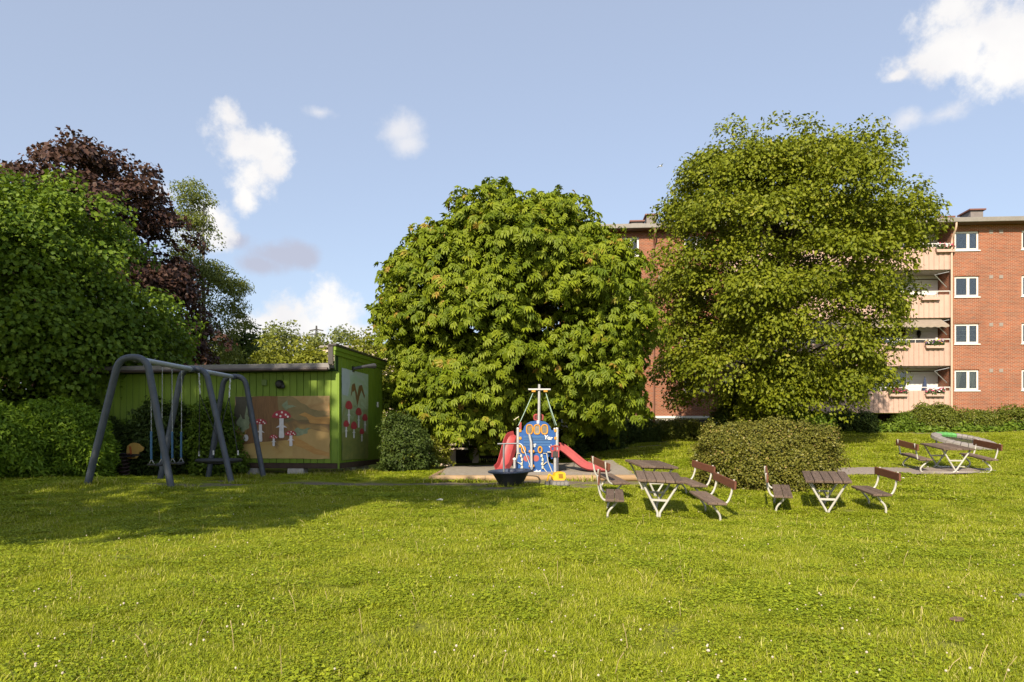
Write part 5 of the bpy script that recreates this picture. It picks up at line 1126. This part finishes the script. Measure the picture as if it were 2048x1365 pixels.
# ------------------------------------------------------------------ small things lying about
def crumple(name, label, cat, p, s, mt, seed, flat=.5):
    rg_ = random.Random(seed); m = MB(); n = 8; V = []
    for i in range(5):
        for j in range(n):
            r_ = s*math.sin(math.pi*(i+.5)/5)*(.7+.5*rg_.random()); a = 2*math.pi*j/n; V.append((r_*math.cos(a)*1.4,r_*math.sin(a),s*flat*(1-math.cos(math.pi*(i+.5)/5))*(.8+.4*rg_.random())))
    m.add(V,[(i*n+j,i*n+(j+1)%n,(i+1)*n+(j+1)%n,(i+1)*n+j) for i in range(4) for j in range(n)]+[tuple(range(n))[::-1],tuple(4*n+j for j in range(n))])
    o = m.build(name, mt); o.location = p; return tag(o,label,cat)
crumple('paper_scrap','crumpled white paper scrap lying at the edge of the shade','litter',hit(880,1003)+Vector((0,0,.0)),.055,white_paint,1)
crumple('plastic_tub','small white tub on the gravel beside the picnic table','litter',hit(1976,944),.07,white_paint,2,.8)
crumple('dry_leaves','brown clump of dry leaves in the grass at lower right','leaves',hit(1914,1243),.045,mat('dry_leaf',(.10,.065,.045),.9,var=.4),3,.35)
crumple('stone','small grey stone in the grass at the right edge','stone',hit(2046,1197),.06,mat('stone_grey',(.2,.18,.17),.9,var=.3),4,.4)
crumple('paper_scrap','tiny white paper bit on the grass in front of the gravel path','litter',hit(1806,958),.035,white_paint,6)
bird = thing('gull','small white gull gliding between the two crowns','bird',P(1322,333,60),R(20))
MB().tube([(-.18,0,0),(-.08,0,.01),(.05,0,.01),(.2,0,0)],[.01,.05,.05,.008],8).build('body', white_paint, bird, True)
for s in (-1,1): MB().add([(-.05,0,.02),(.06,0,.02),(.02,s*.25,.10),(-.06,s*.25,.10),(-.06,s*.5,.03),(-.12,s*.5,.03)],[(0,1,2,3),(3,2,4,5)]).build('wing', white_paint, bird)

# ------------------------------------------------------------------ grass, clover, clover flowers
grass_m = leaf_mat('grass_blade', (.185,.222,.012), (.345,.375,.022), (.50,.44,.16), trans=.25, rough=.6, patch=(.80,.88,.80))
clov_m = leaf_mat('clover_leaf', (.16,.215,.012), (.30,.345,.02), trans=.25, rough=.5, patch=(.85,.92,.85))
def tuft(seed, n, rad, h, w):
    rg = np.random.default_rng(seed); r = rad*np.sqrt(rg.random(n)); a = rg.random(n)*2*np.pi; P0 = np.stack([r*np.cos(a),r*np.sin(a),np.full(n,-.01)],1)
    az = rg.random(n)*2*np.pi; ln = h*(.45+.8*rg.random(n)**1.3); lean = .25+.75*rg.random(n)
    D = np.stack([np.cos(az)*lean,np.sin(az)*lean,np.ones(n)],1); D = unit(D); side = np.stack([-np.sin(az),np.cos(az),np.zeros(n)],1)*(w*(.6+.7*rg.random(n)))[:,None]
    mid = P0+D*ln[:,None]*.55; tip = mid+unit(D*np.array([1.5,1.5,.55]))*ln[:,None]*.5
    V = np.stack([P0-side,P0+side,mid+side*.8,mid-side*.8,tip],1).reshape(-1,3); i = np.arange(n)*5
    F = np.concatenate([np.stack([i,i+1,i+2],1),np.stack([i,i+2,i+3],1),np.stack([i+3,i+2,i+4],1)]); return np_mesh('tuft',V,F,{'rnd':np.repeat(rg.random(n),5)})
def clover(seed, n, rad, h, s):
    rg = np.random.default_rng(seed); r = rad*np.sqrt(rg.random(n)); a = rg.random(n)*2*np.pi; P0 = np.stack([r*np.cos(a),r*np.sin(a),h*(.4+.6*rg.random(n))],1)
    V=[];F=[];Q=[];b0=0; az = rg.random(n)*6.28; N = unit(rg.normal(0,.3,(n,3))+np.array([0,0,1])); rn = rg.random(n)
    for k in range(3):
        an = az+k*2.094; A = np.stack([np.cos(an),np.sin(an),np.zeros(n)],1); v,f,q = kites(P0,N,A,s*(.7+.6*rg.random(n)),.48,rg,.05,rn); V.append(v);F.append(f+b0);Q.append(q);b0 += len(v)
    return np_mesh('clover',np.concatenate(V),np.concatenate(F),{'rnd':np.concatenate(Q)})
pc_ = bpy.data.collections.new('grass_tufts')
def proto(name, me_, mt):
    o = bpy.data.objects.new(name, me_); me_.materials.append(mt); pc_.objects.link(o)
for k in range(6): proto('a_tuft_%d'%k, tuft(200+k,170,.17,.042,.0026), grass_m)
for k in range(3): proto('b_tuft_%d'%k, tuft(300+k,110,.17,.075,.0030), grass_m)
for k in range(3): proto('c_clover_%d'%k, clover(400+k,170,.20,.032,.0125), clov_m)
rg = np.random.default_rng(11); PX=[];PY=[];PS=[]
for (ya,yb,den,sc,marg) in ((3.2,6.5,100,.9,1.5),(6.5,10,75,1.0,2),(10,15,50,1.15,2.5),(15,22,28,1.5,3),(22,38,9,2.1,3)):
    wmax = .75*yb+marg; n = int(2*wmax*(yb-ya)*den); x = rg.uniform(-wmax,wmax,n); y = rg.uniform(ya,yb,n)
    k = np.abs(x) < .75*y+marg
    if ya >= 22: k &= x > 3
    PX.append(x[k]);PY.append(y[k]);PS.append(np.full(k.sum(),sc))
PX,PY,PS = map(np.concatenate,(PX,PY,PS))
k = ~((PX > PIT[0]-.1)&(PX < PIT[1]+.1)&(PY > PIT[2]-.12)&(PY < PIT[3]+.1)) & ~shed_np(PX,PY,-.05) & ~in_poly(PX,PY,[(p[0],p[1]) for p in PATH]) & (np.hypot(PX-sp0.x,PY-sp0.y) > .33)
k &= rg.random(len(PX)) > dirt_np(PX,PY)*1.25
PX,PY,PS = PX[k],PY[k],PS[k]; n = len(PX); PZ = gz_np(PX,PY)
cn = vnoise(PX,PY,.9,5)+.35*vnoise(PX,PY,3.1,9); typ = np.where(cn+rg.normal(0,.8,n) > .95, 9+rg.integers(0,3,n), np.where(rg.random(n) < .10, 6+rg.integers(0,3,n), rg.integers(0,6,n)))
# longer uncut grass round posts, logs, blocks and bush feet
edge = np.zeros(n,bool)
for q in [(-9.33,15),(-7.47,15),(-7.2,17.6),(-7.2,19.9),(sp0.x,sp0.y)]: edge |= np.hypot(PX-q[0],PY-q[1]) < .38
edge |= shed_np(PX,PY,.5)|((PX > PIT[0]-.3)&(PX < PIT[1]+.3)&(PY > PIT[2]-.3)&(PY < PIT[2]))
typ[edge & (rg.random(n) < .7)] = 7; PS = PS*np.where(edge,1.5,1)*(.75+.5*rg.random(n))*(1+.25*vnoise(PX,PY,1.4,2))
soft = np.zeros(n)
for cx,cy,rx,ry in DIRT: soft = np.maximum(soft, np.clip(2.0-np.sqrt(((PX-cx)/rx)**2+((PY-cy)/ry)**2),0,1))
PS = PS*(1-.68*soft*(1-edge))
me = bpy.data.meshes.new('lawn_grass'); me.vertices.add(n); me.vertices.foreach_set('co', np.stack([PX,PY,PZ],1).astype(np.float32).ravel())
for an,ty_,av in (('sc','FLOAT',PS),('rz','FLOAT',rg.random(n)*6.283),('idx','INT',typ)):
    a = me.attributes.new(an,ty_,'POINT'); a.data.foreach_set('value', np.asarray(av,np.float32 if ty_ == 'FLOAT' else np.int32))
go = link('lawn_grass', me, None); tag(go,'short mown grass with clover covering the whole lawn','grass',kind='stuff')
def scatter_group(name, coll):
    g = bpy.data.node_groups.new(name,'GeometryNodeTree'); g.interface.new_socket('Geometry',in_out='INPUT',socket_type='NodeSocketGeometry'); g.interface.new_socket('Geometry',in_out='OUTPUT',socket_type='NodeSocketGeometry')
    N_ = g.nodes.new; gi,go_ = N_('NodeGroupInput'),N_('NodeGroupOutput'); ip = N_('GeometryNodeInstanceOnPoints'); ci = N_('GeometryNodeCollectionInfo'); ci.inputs['Collection'].default_value = coll; ci.inputs['Separate Children'].default_value = True; ci.inputs['Reset Children'].default_value = True
    mp_ = N_('GeometryNodeMeshToPoints'); g.links.new(gi.outputs[0],mp_.inputs['Mesh']); g.links.new(mp_.outputs[0],ip.inputs['Points']); g.links.new(ci.outputs[0],ip.inputs['Instance']); ip.inputs['Pick Instance'].default_value = True
    def at(nm,ty_):
        a = N_('GeometryNodeInputNamedAttribute'); a.data_type = ty_; a.inputs[0].default_value = nm; return a.outputs[0]
    g.links.new(at('idx','INT'),ip.inputs['Instance Index']); g.links.new(at('sc','FLOAT'),ip.inputs['Scale'])
    cx_ = N_('ShaderNodeCombineXYZ'); g.links.new(at('rz','FLOAT'),cx_.inputs[2]); er = N_('FunctionNodeEulerToRotation'); g.links.new(cx_.outputs[0],er.inputs[0]); g.links.new(er.outputs[0],ip.inputs['Rotation'])
    g.links.new(ip.outputs[0],go_.inputs[0]); return g
md = go.modifiers.new('scatter','NODES'); md.node_group = scatter_group('grass_scatter', pc_)
# white clover heads on the grass
n = 620; y = 3.6+15*rg.random(n)**1.7; x = (rg.random(n)*2-1)*(.75*y+1); cl = vnoise(x,y,.8,7); k = (cl > -.05)|(rg.random(n) < .3); k &= dirt_np(x,y) < .2; x,y = x[k],y[k]; z = gz_np(x,y); m = MB()
for X_,Y_,Z_ in zip(x,y,z):
    s = random.Random(int(X_*9999)).uniform(.005,.010); h = .055+s*2
    m.lathe([(s*.3,h-s),(s,h-s*.2),(s*.8,h+s*.6),(0,h+s)],6,c=(X_,Y_,Z_))
tag(m.build('clover_flowers', mat('clover_petal',(.50,.43,.36),.8,var=.2)),'white clover heads dotted over the lawn','clover',kind='stuff')
# a few dry stalks
m = MB(); rs = random.Random(4)
for k in range(70):
    Y_ = rs.uniform(4,13); X_ = rs.uniform(-.8,.8)*Y_; Z_ = gz(X_,Y_); h = rs.uniform(.08,.22); a = rs.uniform(0,6.28); l = rs.uniform(.02,.1)
    m.tube([(X_,Y_,Z_),(X_+l*.4*math.cos(a),Y_+l*.4*math.sin(a),Z_+h*.6),(X_+l*math.cos(a),Y_+l*math.sin(a),Z_+h)],[.0022,.0018,.003],4,cap=False)
tag(m.build('dry_stalks', mat('dry_stalk',(.38,.30,.15),.9)),'dry pale grass stalks standing in the lawn','stalks',kind='stuff')
print('TRIS', sum(len(o.data.polygons) for o in SC.objects if o.type == 'MESH'))
